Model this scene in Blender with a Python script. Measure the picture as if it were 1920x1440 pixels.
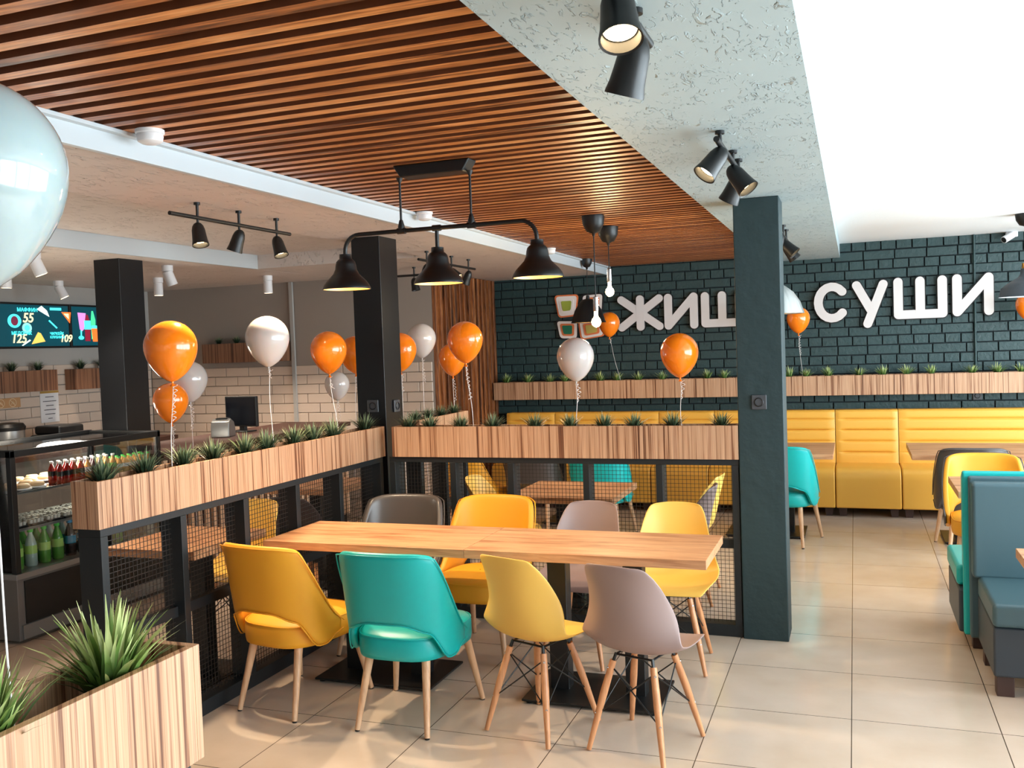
import bpy, bmesh, math, random
from mathutils import Vector, Matrix
R = math.radians
PI = math.pi
random.seed(7)
scene = bpy.context.scene
for o in list(bpy.data.objects):
    bpy.data.objects.remove(o)
COL = scene.collection

# ------------------------------------------------------------ camera
F_PX, PITCH, YAW, ROLL, EYE = 1744.8, 0.03965, -0.3535, -0.03546, 1.715
cam = bpy.data.cameras.new('camera')
cam.sensor_fit = 'HORIZONTAL'
cam.sensor_width = 36.0
cam.lens = 36.0 * F_PX / 1920
cam.clip_start = 0.02
camo = bpy.data.objects.new('camera', cam)
COL.objects.link(camo)
fwd = Vector((math.sin(YAW) * math.cos(PITCH), math.cos(YAW) * math.cos(PITCH), -math.sin(PITCH)))
rgt = Vector((math.cos(YAW), -math.sin(YAW), 0))
dwn = fwd.cross(rgt)
cr, sr = math.cos(ROLL), math.sin(ROLL)
r2 = rgt * cr - dwn * sr
d2 = rgt * sr + dwn * cr
m = Matrix((r2, -d2, -fwd)).transposed().to_4x4()
m.translation = Vector((0, 0, EYE))
camo.matrix_world = m
scene.camera = camo

# ------------------------------------------------------------ world, view
scene.view_settings.view_transform = 'Standard'
scene.view_settings.look = 'None'
scene.view_settings.gamma = 1
scene.view_settings.use_curve_mapping = False
scene.view_settings.exposure = 0.8
try:
    scene.cycles.max_bounces = 8
    scene.cycles.diffuse_bounces = 5
    scene.cycles.sample_clamp_indirect = 6
    scene.cycles.caustics_reflective = False
    scene.cycles.caustics_refractive = False
    scene.cycles.use_denoising = True
except Exception:
    pass
world = bpy.data.worlds.new('world')
scene.world = world
world.use_nodes = True
bg = world.node_tree.nodes['Background']
bg.inputs[0].default_value = (0.80, 0.93, 1.0, 1)
bg.inputs[1].default_value = 9.0


def area(name, loc, rot, sx, sy, power, color=(1, 1, 1), portal=False):
    l = bpy.data.lights.new(name, 'AREA')
    l.shape = 'RECTANGLE'; l.size = sx; l.size_y = sy; l.energy = power; l.color = color
    if portal:
        l.cycles.is_portal = True
    o = bpy.data.objects.new(name, l); COL.objects.link(o)
    o.location = loc; o.rotation_euler = rot
    return o


# a portal sits in the window openings of the right wall and only guides the sky's own light
area('window_portal', (3.42, 4.65, 1.45), (0, R(90), 0), 2.1, 8.3, 1, portal=True)


def lamp(name, loc, power, color=(1, 0.72, 0.42), kind='POINT', size=0.03, aim=None, spot=100):
    l = bpy.data.lights.new(name, kind)
    l.energy = power; l.color = color; l.shadow_soft_size = size
    if kind == 'SPOT':
        l.spot_size = R(spot); l.spot_blend = 0.6
    o = bpy.data.objects.new(name, l); COL.objects.link(o)
    o.location = loc
    if aim is not None:
        o.rotation_euler = Vector(aim).to_track_quat('-Z', 'Y').to_euler()
    return o


# ------------------------------------------------------------ materials
def lin(c):
    return tuple(((x / 255) / 12.92 if x / 255 <= 0.04045 else ((x / 255 + 0.055) / 1.055) ** 2.4) for x in c) + (1,)


def mat(name, rgb, rough=0.5, metal=0.0, spec=0.5, bump=0.0, bscale=60, var=0.0, vscale=4.0, coat=0.0, emit=None, es=0, sss=0):
    m = bpy.data.materials.new(name); m.use_nodes = True
    nt = m.node_tree; b = nt.nodes['Principled BSDF']
    c = lin(rgb)
    b.inputs['Base Color'].default_value = c
    b.inputs['Roughness'].default_value = rough
    b.inputs['Metallic'].default_value = metal
    b.inputs['Specular IOR Level'].default_value = spec
    b.inputs['Coat Weight'].default_value = coat
    if sss:
        b.inputs['Subsurface Weight'].default_value = sss
        b.inputs['Subsurface Radius'].default_value = (0.06, 0.03, 0.01)
    if emit:
        b.inputs['Emission Color'].default_value = lin(emit)
        b.inputs['Emission Strength'].default_value = es
    tc = nt.nodes.new('ShaderNodeTexCoord')
    if var:
        n = nt.nodes.new('ShaderNodeTexNoise'); n.inputs['Scale'].default_value = vscale; n.inputs['Detail'].default_value = 4
        nt.links.new(tc.outputs['Object'], n.inputs['Vector'])
        mx = nt.nodes.new('ShaderNodeMix'); mx.data_type = 'RGBA'
        mx.inputs[6].default_value = tuple(x * (1 - var) for x in c[:3]) + (1,)
        mx.inputs[7].default_value = tuple(min(1, x * (1 + var)) for x in c[:3]) + (1,)
        nt.links.new(n.outputs['Fac'], mx.inputs[0]); nt.links.new(mx.outputs[2], b.inputs['Base Color'])
    if bump:
        n = nt.nodes.new('ShaderNodeTexNoise'); n.inputs['Scale'].default_value = bscale; n.inputs['Detail'].default_value = 3
        nt.links.new(tc.outputs['Object'], n.inputs['Vector'])
        bp = nt.nodes.new('ShaderNodeBump'); bp.inputs['Strength'].default_value = bump; bp.inputs['Distance'].default_value = 0.01
        nt.links.new(n.outputs['Fac'], bp.inputs['Height']); nt.links.new(bp.outputs[0], b.inputs['Normal'])
    return m


def ramp(nt, stops):
    r = nt.nodes.new('ShaderNodeValToRGB')
    e = r.color_ramp.elements
    e[0].position, e[0].color = stops[0][0], lin(stops[0][1])
    e[1].position, e[1].color = stops[-1][0], lin(stops[-1][1])
    for p, c in stops[1:-1]:
        x = e.new(p); x.color = lin(c)
    return r


def vmath(nt, op, a, b):
    v = nt.nodes.new('ShaderNodeVectorMath'); v.operation = op
    nt.links.new(a, v.inputs[0]); v.inputs[1].default_value = b
    return v.outputs[0]


def wood(name, stops, scale, rough=0.45, distort=1.5, fine=0.3, diag=False, knots=None, island=0.0, bump=0.05):
    """stretched-noise grain; scale=(x,y,z) frequencies; diag folds x+y so faces along either axis get the same stripes"""
    m = bpy.data.materials.new(name); m.use_nodes = True
    nt = m.node_tree; b = nt.nodes['Principled BSDF']; b.inputs['Roughness'].default_value = rough
    tc = nt.nodes.new('ShaderNodeTexCoord'); v = tc.outputs['Object']
    if diag:
        sp = nt.nodes.new('ShaderNodeSeparateXYZ'); nt.links.new(v, sp.inputs[0])
        ad = nt.nodes.new('ShaderNodeMath'); ad.operation = 'ADD'
        nt.links.new(sp.outputs[0], ad.inputs[0]); nt.links.new(sp.outputs[1], ad.inputs[1])
        cb = nt.nodes.new('ShaderNodeCombineXYZ'); nt.links.new(ad.outputs[0], cb.inputs[0]); nt.links.new(sp.outputs[2], cb.inputs[2])
        v = cb.outputs[0]
    if island:
        g = nt.nodes.new('ShaderNodeNewGeometry')
        mu = nt.nodes.new('ShaderNodeMath'); mu.operation = 'MULTIPLY'; mu.inputs[1].default_value = 37.0
        nt.links.new(g.outputs['Random Per Island'], mu.inputs[0])
        av = nt.nodes.new('ShaderNodeVectorMath'); av.operation = 'ADD'
        nt.links.new(v, av.inputs[0]); nt.links.new(mu.outputs[0], av.inputs[1]); v = av.outputs[0]
    s = vmath(nt, 'MULTIPLY', v, scale)
    n = nt.nodes.new('ShaderNodeTexNoise'); n.inputs['Scale'].default_value = 1; n.inputs['Detail'].default_value = 5
    n.inputs['Roughness'].default_value = 0.62; n.inputs['Distortion'].default_value = distort
    nt.links.new(s, n.inputs['Vector'])
    rp = ramp(nt, stops)
    fac = n.outputs['Fac']
    if island:
        ma = nt.nodes.new('ShaderNodeMath'); ma.operation = 'MULTIPLY_ADD'
        nt.links.new(g.outputs['Random Per Island'], ma.inputs[0]); ma.inputs[1].default_value = island
        sb = nt.nodes.new('ShaderNodeMath'); sb.operation = 'SUBTRACT'; sb.inputs[1].default_value = island / 2
        nt.links.new(fac, sb.inputs[0]); nt.links.new(sb.outputs[0], ma.inputs[2]); fac = ma.outputs[0]
    nt.links.new(fac, rp.inputs[0])
    s2 = vmath(nt, 'MULTIPLY', v, tuple(x * 5 for x in scale))
    n2 = nt.nodes.new('ShaderNodeTexNoise'); n2.inputs['Scale'].default_value = 1; n2.inputs['Detail'].default_value = 3
    nt.links.new(s2, n2.inputs['Vector'])
    mx = nt.nodes.new('ShaderNodeMix'); mx.data_type = 'RGBA'; mx.blend_type = 'MULTIPLY'; mx.inputs[0].default_value = fine
    nt.links.new(rp.outputs[0], mx.inputs[6])
    r3 = ramp(nt, [(0.35, (120, 95, 80)), (0.6, (255, 255, 255))]); nt.links.new(n2.outputs['Fac'], r3.inputs[0])
    nt.links.new(r3.outputs[0], mx.inputs[7]); nt.links.new(mx.outputs[2], b.inputs['Base Color'])
    if bump:
        bp = nt.nodes.new('ShaderNodeBump'); bp.inputs['Strength'].default_value = bump; bp.inputs['Distance'].default_value = 0.005
        nt.links.new(n2.outputs['Fac'], bp.inputs['Height']); nt.links.new(bp.outputs[0], b.inputs['Normal'])
    return m


def plaster(name, rgb, scale=(16, 9, 9), strength=0.8):
    """trowelled plaster: short raised ridges over a smooth coat"""
    m = bpy.data.materials.new(name); m.use_nodes = True
    nt = m.node_tree; b = nt.nodes['Principled BSDF']
    b.inputs['Base Color'].default_value = lin(rgb); b.inputs['Roughness'].default_value = 0.55
    tc = nt.nodes.new('ShaderNodeTexCoord')
    nz = nt.nodes.new('ShaderNodeTexNoise'); nz.inputs['Scale'].default_value = 1; nz.inputs['Detail'].default_value = 4
    nz.inputs['Distortion'].default_value = 1.4
    nt.links.new(vmath(nt, 'MULTIPLY', tc.outputs['Object'], scale), nz.inputs['Vector'])
    rp = nt.nodes.new('ShaderNodeValToRGB'); e = rp.color_ramp.elements
    e[0].position = 0.57; e[0].color = (0, 0, 0, 1); e[1].position = 0.63; e[1].color = (1, 1, 1, 1)
    nt.links.new(nz.outputs['Fac'], rp.inputs[0])
    n2 = nt.nodes.new('ShaderNodeTexNoise'); n2.inputs['Scale'].default_value = 6; n2.inputs['Detail'].default_value = 2
    nt.links.new(tc.outputs['Object'], n2.inputs['Vector'])
    mm = nt.nodes.new('ShaderNodeMath'); mm.operation = 'MULTIPLY'
    r2_ = nt.nodes.new('ShaderNodeMapRange'); r2_.inputs[1].default_value = 0.42; r2_.inputs[2].default_value = 0.6
    nt.links.new(n2.outputs['Fac'], r2_.inputs[0]); nt.links.new(rp.outputs[0], mm.inputs[0]); nt.links.new(r2_.outputs[0], mm.inputs[1])
    bp = nt.nodes.new('ShaderNodeBump'); bp.inputs['Strength'].default_value = strength; bp.inputs['Distance'].default_value = 0.014
    nt.links.new(mm.outputs[0], bp.inputs['Height']); nt.links.new(bp.outputs[0], b.inputs['Normal'])
    return m


def tiles(name):
    m = bpy.data.materials.new(name); m.use_nodes = True
    nt = m.node_tree; b = nt.nodes['Principled BSDF']
    tc = nt.nodes.new('ShaderNodeTexCoord')
    br = nt.nodes.new('ShaderNodeTexBrick'); br.offset = 0; br.squash = 1
    br.inputs['Scale'].default_value = 1; br.inputs['Brick Width'].default_value = 0.6; br.inputs['Row Height'].default_value = 0.6
    br.inputs['Mortar Size'].default_value = 0.0022; br.inputs['Mortar Smooth'].default_value = 0.1; br.inputs['Bias'].default_value = 0
    br.inputs['Color1'].default_value = lin((212, 194, 178)); br.inputs['Color2'].default_value = lin((206, 188, 171))
    br.inputs['Mortar'].default_value = lin((84, 70, 58))
    ad = nt.nodes.new('ShaderNodeVectorMath'); ad.operation = 'ADD'; ad.inputs[1].default_value = (60.044, 60 - 0.147, 0)
    nt.links.new(tc.outputs['Object'], ad.inputs[0]); nt.links.new(ad.outputs[0], br.inputs['Vector'])
    n = nt.nodes.new('ShaderNodeTexNoise'); n.inputs['Scale'].default_value = 3; n.inputs['Detail'].default_value = 6
    nt.links.new(tc.outputs['Object'], n.inputs['Vector'])
    rp = ramp(nt, [(0.3, (240, 236, 230)), (0.7, (255, 255, 255))]); nt.links.new(n.outputs['Fac'], rp.inputs[0])
    mx = nt.nodes.new('ShaderNodeMix'); mx.data_type = 'RGBA'; mx.blend_type = 'MULTIPLY'; mx.inputs[0].default_value = 1
    nt.links.new(br.outputs['Color'], mx.inputs[6]); nt.links.new(rp.outputs[0], mx.inputs[7]); nt.links.new(mx.outputs[2], b.inputs['Base Color'])
    b.inputs['Roughness'].default_value = 0.16
    bp = nt.nodes.new('ShaderNodeBump'); bp.invert = True; bp.inputs['Strength'].default_value = 0.4; bp.inputs['Distance'].default_value = 0.002
    nt.links.new(br.outputs['Fac'], bp.inputs['Height']); nt.links.new(bp.outputs[0], b.inputs['Normal'])
    return m


def glassmat(name, tint=(1, 1, 1), refl=0.06):
    m = bpy.data.materials.new(name); m.use_nodes = True
    nt = m.node_tree; nt.nodes.clear()
    out = nt.nodes.new('ShaderNodeOutputMaterial'); mx = nt.nodes.new('ShaderNodeMixShader')
    t = nt.nodes.new('ShaderNodeBsdfTransparent'); t.inputs[0].default_value = tint + (1,)
    g = nt.nodes.new('ShaderNodeBsdfGlossy'); g.inputs['Roughness'].default_value = 0.02
    lw = nt.nodes.new('ShaderNodeLayerWeight'); lw.inputs[0].default_value = refl * 4
    nt.links.new(lw.outputs['Fresnel'], mx.inputs[0]); nt.links.new(t.outputs[0], mx.inputs[1]); nt.links.new(g.outputs[0], mx.inputs[2])
    nt.links.new(mx.outputs[0], out.inputs[0])
    return m


M = {}
M['tile'] = tiles('floor tile')
M['ceil_white'] = mat('white ceiling paint', (232, 236, 238), 0.8, bump=0.15, bscale=30)
M['plaster'] = plaster('trowelled white plaster', (168, 186, 191), (44, 17, 24), 0.9)
M['plaster_b'] = plaster('trowelled beige plaster', (208, 197, 190), (34, 13, 20), 0.9)
M['trim'] = mat('white gloss trim', (190, 198, 203), 0.4)
M['slat'] = wood('stained pine slats', [(0.28, (84, 42, 16)), (0.42, (176, 104, 50)), (0.58, (222, 146, 82)), (0.75, (236, 170, 112))], (1.6, 26, 26), 0.38, 1.2, 0.45, island=0.26)
M['slat_side_shade'] = mat('slat side with painted shade', (112, 60, 30), 0.6, var=.45, vscale=9)  # shade on the slat flanks, put into the colour as a darker brown
M['slat_dark'] = mat('dark ceiling void', (44, 24, 14), 0.8)
M['slatv'] = wood('stained pine battens', [(0.28, (60, 32, 16)), (0.45, (128, 74, 38)), (0.62, (168, 104, 58)), (0.78, (196, 134, 84))], (26, 26, 1.8), 0.45, 1.6, 0.5, island=0.35)
M['zebra'] = wood('light striped laminate', [(0.30, (74, 40, 26)), (0.40, (128, 82, 56)), (0.455, (188, 144, 110)), (0.58, (206, 165, 132)), (0.66, (158, 110, 80)), (0.74, (216, 180, 150))], (58, 1, 0.5), 0.42, 0.35, 0.35, diag=True, bump=0.02)
M['zebra_d'] = wood('darker striped laminate', [(0.30, (50, 28, 20)), (0.4, (96, 60, 42)), (0.5, (140, 98, 72)), (0.65, (150, 108, 80)), (0.75, (106, 66, 46))], (42, 1, 0.5), 0.42, 0.35, 0.3, diag=True, bump=0.02)
M['oak'] = wood('oak table top', [(0.3, (148, 96, 60)), (0.45, (188, 136, 96)), (0.6, (204, 156, 114)), (0.75, (176, 122, 82))], (1.4, 16, 16), 0.42, 1.0, 0.2, bump=0.02)
M['leg'] = wood('pale beech', [(0.3, (196, 150, 112)), (0.7, (226, 184, 146))], (20, 20, 2), 0.4, 0.5, 0.15, bump=0)
M['leg_o'] = wood('warm beech dowel', [(0.3, (188, 124, 80)), (0.7, (218, 158, 112))], (20, 20, 2), 0.4, 0.5, 0.15, bump=0)
M['black'] = mat('black powder coat', (12, 14, 16), 0.42, spec=0.5)
M['frame'] = mat('dark blue-grey frame paint', (17, 23, 27), 0.5, bump=0.05, bscale=120)
M['wire'] = mat('dark mesh wire', (34, 26, 22), 0.5)
M['pillar_teal'] = mat('dark teal pillar paint', (24, 46, 49), 0.62, bump=0.5, bscale=14, var=0.08, vscale=3)
M['pillar_black'] = mat('black pillar panel', (9, 11, 15), 0.35, var=0.05)
M['brick'] = mat('dark teal painted brick', (36, 60, 61), 0.5, bump=0.5, bscale=35, var=0.2, vscale=6)
M['mortar'] = mat('painted mortar', (16, 28, 32), 0.8)
M['sign'] = mat('white acrylic letter', (216, 209, 207), 0.35)
M['sign_edge'] = mat('black letter side', (14, 14, 16), 0.5)
M['y_seat'] = mat('yellow bench leatherette', (226, 168, 66), 0.42, bump=0.03, bscale=200)
M['y_fab'] = mat('mustard yellow upholstery', (226, 158, 34), 0.55, bump=0.06, bscale=400)
M['t_fab'] = mat('turquoise leatherette', (0, 166, 164), 0.36, bump=0.04, bscale=300)
M['d_fab'] = mat('dark brown-grey leatherette', (74, 68, 66), 0.33, bump=0.04, bscale=300)
M['slate'] = mat('slate blue leatherette', (62, 88, 96), 0.42, bump=0.04, bscale=200)
M['slate_d'] = mat('dark slate leatherette', (46, 54, 62), 0.45, bump=0.04, bscale=200)
M['p_y'] = mat('matt yellow plastic', (228, 182, 84), 0.5)
M['p_g'] = mat('matt taupe plastic', (146, 124, 120), 0.5)
M['p_d'] = mat('matt dark brown plastic', (66, 52, 50), 0.5)
M['chrome'] = mat('steel', (190, 190, 192), 0.25, metal=1)
M['silver'] = mat('brushed aluminium shade', (205, 212, 214), 0.3, metal=0.85)
M['orange'] = mat('orange balloon latex', (250, 130, 22), 0.16, coat=0.5, sss=0.15)
M['white_b'] = mat('pearl white balloon latex', (202, 194, 190), 0.15, coat=0.6, sss=0.2)
M['pale_b'] = mat('pale aqua white balloon latex', (164, 180, 182), 0.10, coat=0.6, sss=0.2)
M['ribbon'] = mat('white curling ribbon', (236, 230, 228), 0.35)
M['soil'] = mat('dark brown planter lining', (44, 30, 24), 0.8, bump=0.3, bscale=80)
M['emit_w'] = mat('glowing lamp face', (255, 230, 190), 0.4, emit=(255, 222, 170), es=14)
M['bulb'] = mat('glowing bulb', (255, 225, 180), 0.4, emit=(255, 214, 150), es=22)
M['shade_in'] = mat('warm shade lining', (235, 200, 140), 0.4, metal=0.2)
M['kwall'] = mat('warm grey wall paint', (150, 140, 132), 0.7, bump=0.1, bscale=20, var=0.07, vscale=1.5)
M['kwall2'] = mat('grey concrete-look paint', (166, 164, 160), 0.7, bump=0.15, bscale=14, var=0.1, vscale=2)
M['subway'] = mat('glazed white wall tile', (206, 188, 172), 0.22, bump=0.05)
M['grout'] = mat('beige grout', (160, 140, 124), 0.8)
M['white_pl'] = mat('white plastic', (226, 226, 228), 0.4)
M['socket'] = mat('dark grey socket plastic', (66, 68, 72), 0.35)
M['foot'] = mat('dark brown wooden foot', (62, 40, 34), 0.5)
M['inox'] = mat('stainless steel', (150, 152, 152), 0.35, metal=0.7)
M['greypanel'] = mat('grey metal panel', (112, 110, 108), 0.45, metal=0.3)
M['glass'] = glassmat('clear glass', (0.95, 0.97, 0.97))
M['shelf_g'] = glassmat('shelf glass', (0.75, 0.8, 0.8), 0.1)
M['counter_l'] = mat('pale slat', (222, 186, 152), 0.5)
M['counter_d'] = mat('dark brown slat', (66, 36, 26), 0.5)


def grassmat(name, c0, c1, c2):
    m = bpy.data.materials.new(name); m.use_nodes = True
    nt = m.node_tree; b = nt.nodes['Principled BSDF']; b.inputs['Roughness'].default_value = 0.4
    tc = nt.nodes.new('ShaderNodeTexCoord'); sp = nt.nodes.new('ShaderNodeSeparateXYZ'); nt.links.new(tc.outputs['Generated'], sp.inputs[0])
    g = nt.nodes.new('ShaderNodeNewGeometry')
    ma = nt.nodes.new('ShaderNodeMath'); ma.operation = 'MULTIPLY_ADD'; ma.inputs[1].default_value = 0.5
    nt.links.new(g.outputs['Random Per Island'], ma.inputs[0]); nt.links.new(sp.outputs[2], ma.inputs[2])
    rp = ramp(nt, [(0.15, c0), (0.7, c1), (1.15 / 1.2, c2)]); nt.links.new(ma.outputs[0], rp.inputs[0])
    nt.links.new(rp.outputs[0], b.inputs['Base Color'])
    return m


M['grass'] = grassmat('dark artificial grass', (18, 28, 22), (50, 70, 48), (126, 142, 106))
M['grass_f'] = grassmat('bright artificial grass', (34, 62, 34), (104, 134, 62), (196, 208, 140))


# ------------------------------------------------------------ mesh builder
class B:
    def __init__(s):
        s.v = []; s.f = []; s.m = []; s.mi = 0

    def box(s, x0, x1, y0, y1, z0, z1):
        n = len(s.v)
        s.v += [(x0, y0, z0), (x1, y0, z0), (x1, y1, z0), (x0, y1, z0), (x0, y0, z1), (x1, y0, z1), (x1, y1, z1), (x0, y1, z1)]
        for q in ((0, 3, 2, 1), (4, 5, 6, 7), (0, 1, 5, 4), (1, 2, 6, 5), (2, 3, 7, 6), (3, 0, 4, 7)):
            s.f.append(tuple(n + i for i in q)); s.m.append(s.mi)
        return s

    def tube(s, pts, r, seg=8, cap=True, closed=False):
        pts = [Vector(p) for p in pts]; k = len(pts)
        rs = r if isinstance(r, (list, tuple)) else [r] * k
        n0 = len(s.v); a = None
        for i, p in enumerate(pts):
            if closed:
                t = pts[(i + 1) % k] - pts[i - 1]
            else:
                t = pts[min(i + 1, k - 1)] - pts[max(i - 1, 0)]
            t.normalize()
            if a is None:
                a = t.cross(Vector((0, 0, 1)) if abs(t.z) < 0.9 else Vector((1, 0, 0)))
            a = a - t * a.dot(t)
            a.normalize(); b = t.cross(a).normalized()
            for j in range(seg):
                w = 2 * PI * j / seg
                s.v.append(tuple(p + (a * math.cos(w) + b * math.sin(w)) * rs[i]))
        for i in range(k if closed else k - 1):
            i2 = (i + 1) % k
            for j in range(seg):
                j2 = (j + 1) % seg
                s.f.append((n0 + i * seg + j, n0 + i * seg + j2, n0 + i2 * seg + j2, n0 + i2 * seg + j)); s.m.append(s.mi)
        if cap and not closed:
            s.f.append(tuple(n0 + j for j in reversed(range(seg)))); s.m.append(s.mi)
            s.f.append(tuple(n0 + (k - 1) * seg + j for j in range(seg))); s.m.append(s.mi)
        return s

    def lathe(s, prof, seg=24, M4=None, cap0=False, cap1=False):
        n0 = len(s.v)
        for r, z in prof:
            for j in range(seg):
                w = 2 * PI * j / seg
                p = Vector((r * math.cos(w), r * math.sin(w), z))
                s.v.append(tuple(M4 @ p if M4 else p))
        for i in range(len(prof) - 1):
            for j in range(seg):
                j2 = (j + 1) % seg
                s.f.append((n0 + i * seg + j, n0 + i * seg + j2, n0 + (i + 1) * seg + j2, n0 + (i + 1) * seg + j)); s.m.append(s.mi)
        if cap0:
            s.f.append(tuple(n0 + j for j in reversed(range(seg)))); s.m.append(s.mi)
        if cap1:
            s.f.append(tuple(n0 + (len(prof) - 1) * seg + j for j in range(seg))); s.m.append(s.mi)
        return s

    def prism(s, pts, axis, a, b):
        """pts 2-D polygon; axis 'x','y','z' extruded from a to b"""
        n = len(s.v); k = len(pts)
        for h in (a, b):
            for p, q in pts:
                s.v.append({'x': (h, p, q), 'y': (p, h, q), 'z': (p, q, h)}[axis])
        s.f.append(tuple(n + i for i in range(k))); s.m.append(s.mi)
        s.f.append(tuple(n + k + i for i in reversed(range(k)))); s.m.append(s.mi)
        for i in range(k):
            j = (i + 1) % k
            s.f.append((n + i, n + k + i, n + k + j, n + j)); s.m.append(s.mi)
        return s

    def grid(s, fn, nu, nv):
        n = len(s.v)
        for i in range(nu + 1):
            for j in range(nv + 1):
                s.v.append(tuple(fn(i / nu, j / nv)))
        w = nv + 1
        for i in range(nu):
            for j in range(nv):
                s.f.append((n + i * w + j, n + (i + 1) * w + j, n + (i + 1) * w + j + 1, n + i * w + j + 1)); s.m.append(s.mi)
        return s

    def mesh(s, name, mats, smooth=None, recalc=True):
        me = bpy.data.meshes.new(name)
        me.from_pydata([tuple(v) for v in s.v], [], s.f)
        mats = mats if isinstance(mats, (list, tuple)) else [mats]
        for x in mats:
            me.materials.append(M[x] if isinstance(x, str) else x)
        me.polygons.foreach_set('material_index', s.m)
        if recalc:
            bm = bmesh.new(); bm.from_mesh(me); bmesh.ops.recalc_face_normals(bm, faces=bm.faces); bm.to_mesh(me); bm.free()
        if smooth is not None:
            me.polygons.foreach_set('use_smooth', [True] * len(me.polygons))
            bm = bmesh.new(); bm.from_mesh(me)
            for e in bm.edges:
                if len(e.link_faces) == 2 and e.calc_face_angle(0) > R(smooth):
                    e.smooth = False
            bm.to_mesh(me); bm.free()
        me.update()
        return me

    def obj(s, name, mats, parent=None, smooth=None, bevel=0, subsurf=0, solid=0, bseg=2, recalc=True):
        me = s.mesh(name, mats, smooth, recalc)
        o = bpy.data.objects.new(name, me); COL.objects.link(o)
        if parent:
            o.parent = parent
        if solid:
            d = o.modifiers.new('s', 'SOLIDIFY'); d.thickness = solid; d.offset = 0
        if bevel:
            d = o.modifiers.new('b', 'BEVEL'); d.width = bevel; d.segments = bseg; d.limit_method = 'ANGLE'; d.angle_limit = R(40)
            if smooth is None:
                me.polygons.foreach_set('use_smooth', [True] * len(me.polygons)); d.harden_normals = True
        if subsurf:
            d = o.modifiers.new('u', 'SUBSURF'); d.levels = subsurf; d.render_levels = subsurf
        return o


def tag(o, label, cat, group=None, kind=None):
    o['label'] = label; o['category'] = cat
    if group: o['group'] = group
    if kind: o['kind'] = kind
    return o


def thing(name, label, cat, loc=(0, 0, 0), rz=0, group=None):
    o = bpy.data.objects.new(name, None); COL.objects.link(o)
    o.empty_display_size = 0.05
    o.location = loc; o.rotation_euler = (0, 0, rz)
    return tag(o, label, cat, group)


def struct(o):
    o['kind'] = 'structure'
    return o


def copy_tree(o, parent=None):
    c = o.copy(); COL.objects.link(c); c.parent = parent
    for ch in list(o.children):
        copy_tree(ch, c)
    return c


def place(o, loc, rz=0, label=None, group=None, mats=None):
    o.location = loc; o.rotation_euler = (0, 0, rz)
    if label: o['label'] = label
    if group: o['group'] = group
    return o


ORD = ['first', 'second', 'third', 'fourth', 'fifth', 'sixth', 'seventh', 'eighth', 'ninth', 'tenth', 'eleventh', 'twelfth', 'thirteenth',
       'fourteenth', 'fifteenth', 'sixteenth', 'seventeenth', 'eighteenth', 'nineteenth', 'twentieth', 'twenty-first', 'twenty-second']

# ------------------------------------------------------------ room shell
X0, X1, Y0, Y1 = -7.43, 3.4, -3.0, 10.05
struct(B().box(X0 - .1, X1 + .1, Y0 - .1, Y1 + .2, -0.1, 0).obj('floor', 'tile'))
struct(B().box(-0.12, X1 + .1, Y0 - .1, Y1 + .2, 2.64, 2.76).obj('ceiling', 'ceil_white'))
struct(B().box(-0.82, -0.12, Y0 - .1, Y1 + .2, 2.5, 2.76).obj('ceiling', 'plaster'))
b = B().box(-3.3, -2.54, Y0 - .1, Y1 + .2, 2.48, 2.76).box(-4.92, -3.3, 6.95, Y1 + .2, 2.48, 2.76)
struct(b.obj('ceiling', 'plaster_b'))
struct(B().box(X0 - .1, -4.93, Y0 - .1, Y1 + .2, 2.48, 2.76).obj('ceiling', 'plaster_b'))
struct(B().box(-4.92, -3.3, Y0 - .1, 6.95, 2.60, 2.76).obj('ceiling', 'plaster_b'))
b = B().box(-2.54, -0.82, Y0 - .1, Y1 + .2, 2.66, 2.76)
struct(b.obj('ceiling', 'slat_dark'))
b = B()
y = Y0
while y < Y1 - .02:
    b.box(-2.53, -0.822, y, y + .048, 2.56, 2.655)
    b.m[-4] = 1; b.m[-2] = 1  # front and rear flanks of each slat take the painted-shade brown
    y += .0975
sl = b.obj('slatted_ceiling', ['slat', 'slat_side_shade'])
tag(sl, 'suspended ceiling of long orange-brown wooden slats with dark gaps', 'slatted ceiling')
struct(B().box(-2.556, -2.53, Y0, Y1, 2.47, 2.55).box(-2.556, -2.50, Y0, Y1, 2.545, 2.56).obj('trim_1', 'trim', bevel=.002))
struct(B().box(-4.93, -4.905, Y0, 6.95, 2.478, 2.60).obj('trim_2', 'trim'))

# back wall: individual painted bricks over mortar
struct(B().box(-4.0, X1 + .1, 10.04, Y1 + .2, -0.1, 2.76).obj('wall_back', 'mortar'))
rnd = random.Random(3)
b = B(); z = 0.0; row = 0
while z < 2.7:
    h = .0945
    L = .285 if row % 2 == 0 else .14
    x = -3.9 - rnd.random() * .2
    while x < X1:
        l = L * (1 + rnd.uniform(-.06, .06))
        jx, jz = rnd.uniform(-.002, .002), rnd.uniform(-.002, .002)
        b.box(max(x + .006, -3.9), min(x + l - .006, X1), 10.012 + rnd.uniform(0, .008), 10.045, z + .006 + jz, z + h - .006 + jz)
        x += l
    z += h; row += 1
struct(b.obj('wall_back', 'brick', bevel=.006, bseg=2))
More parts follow.
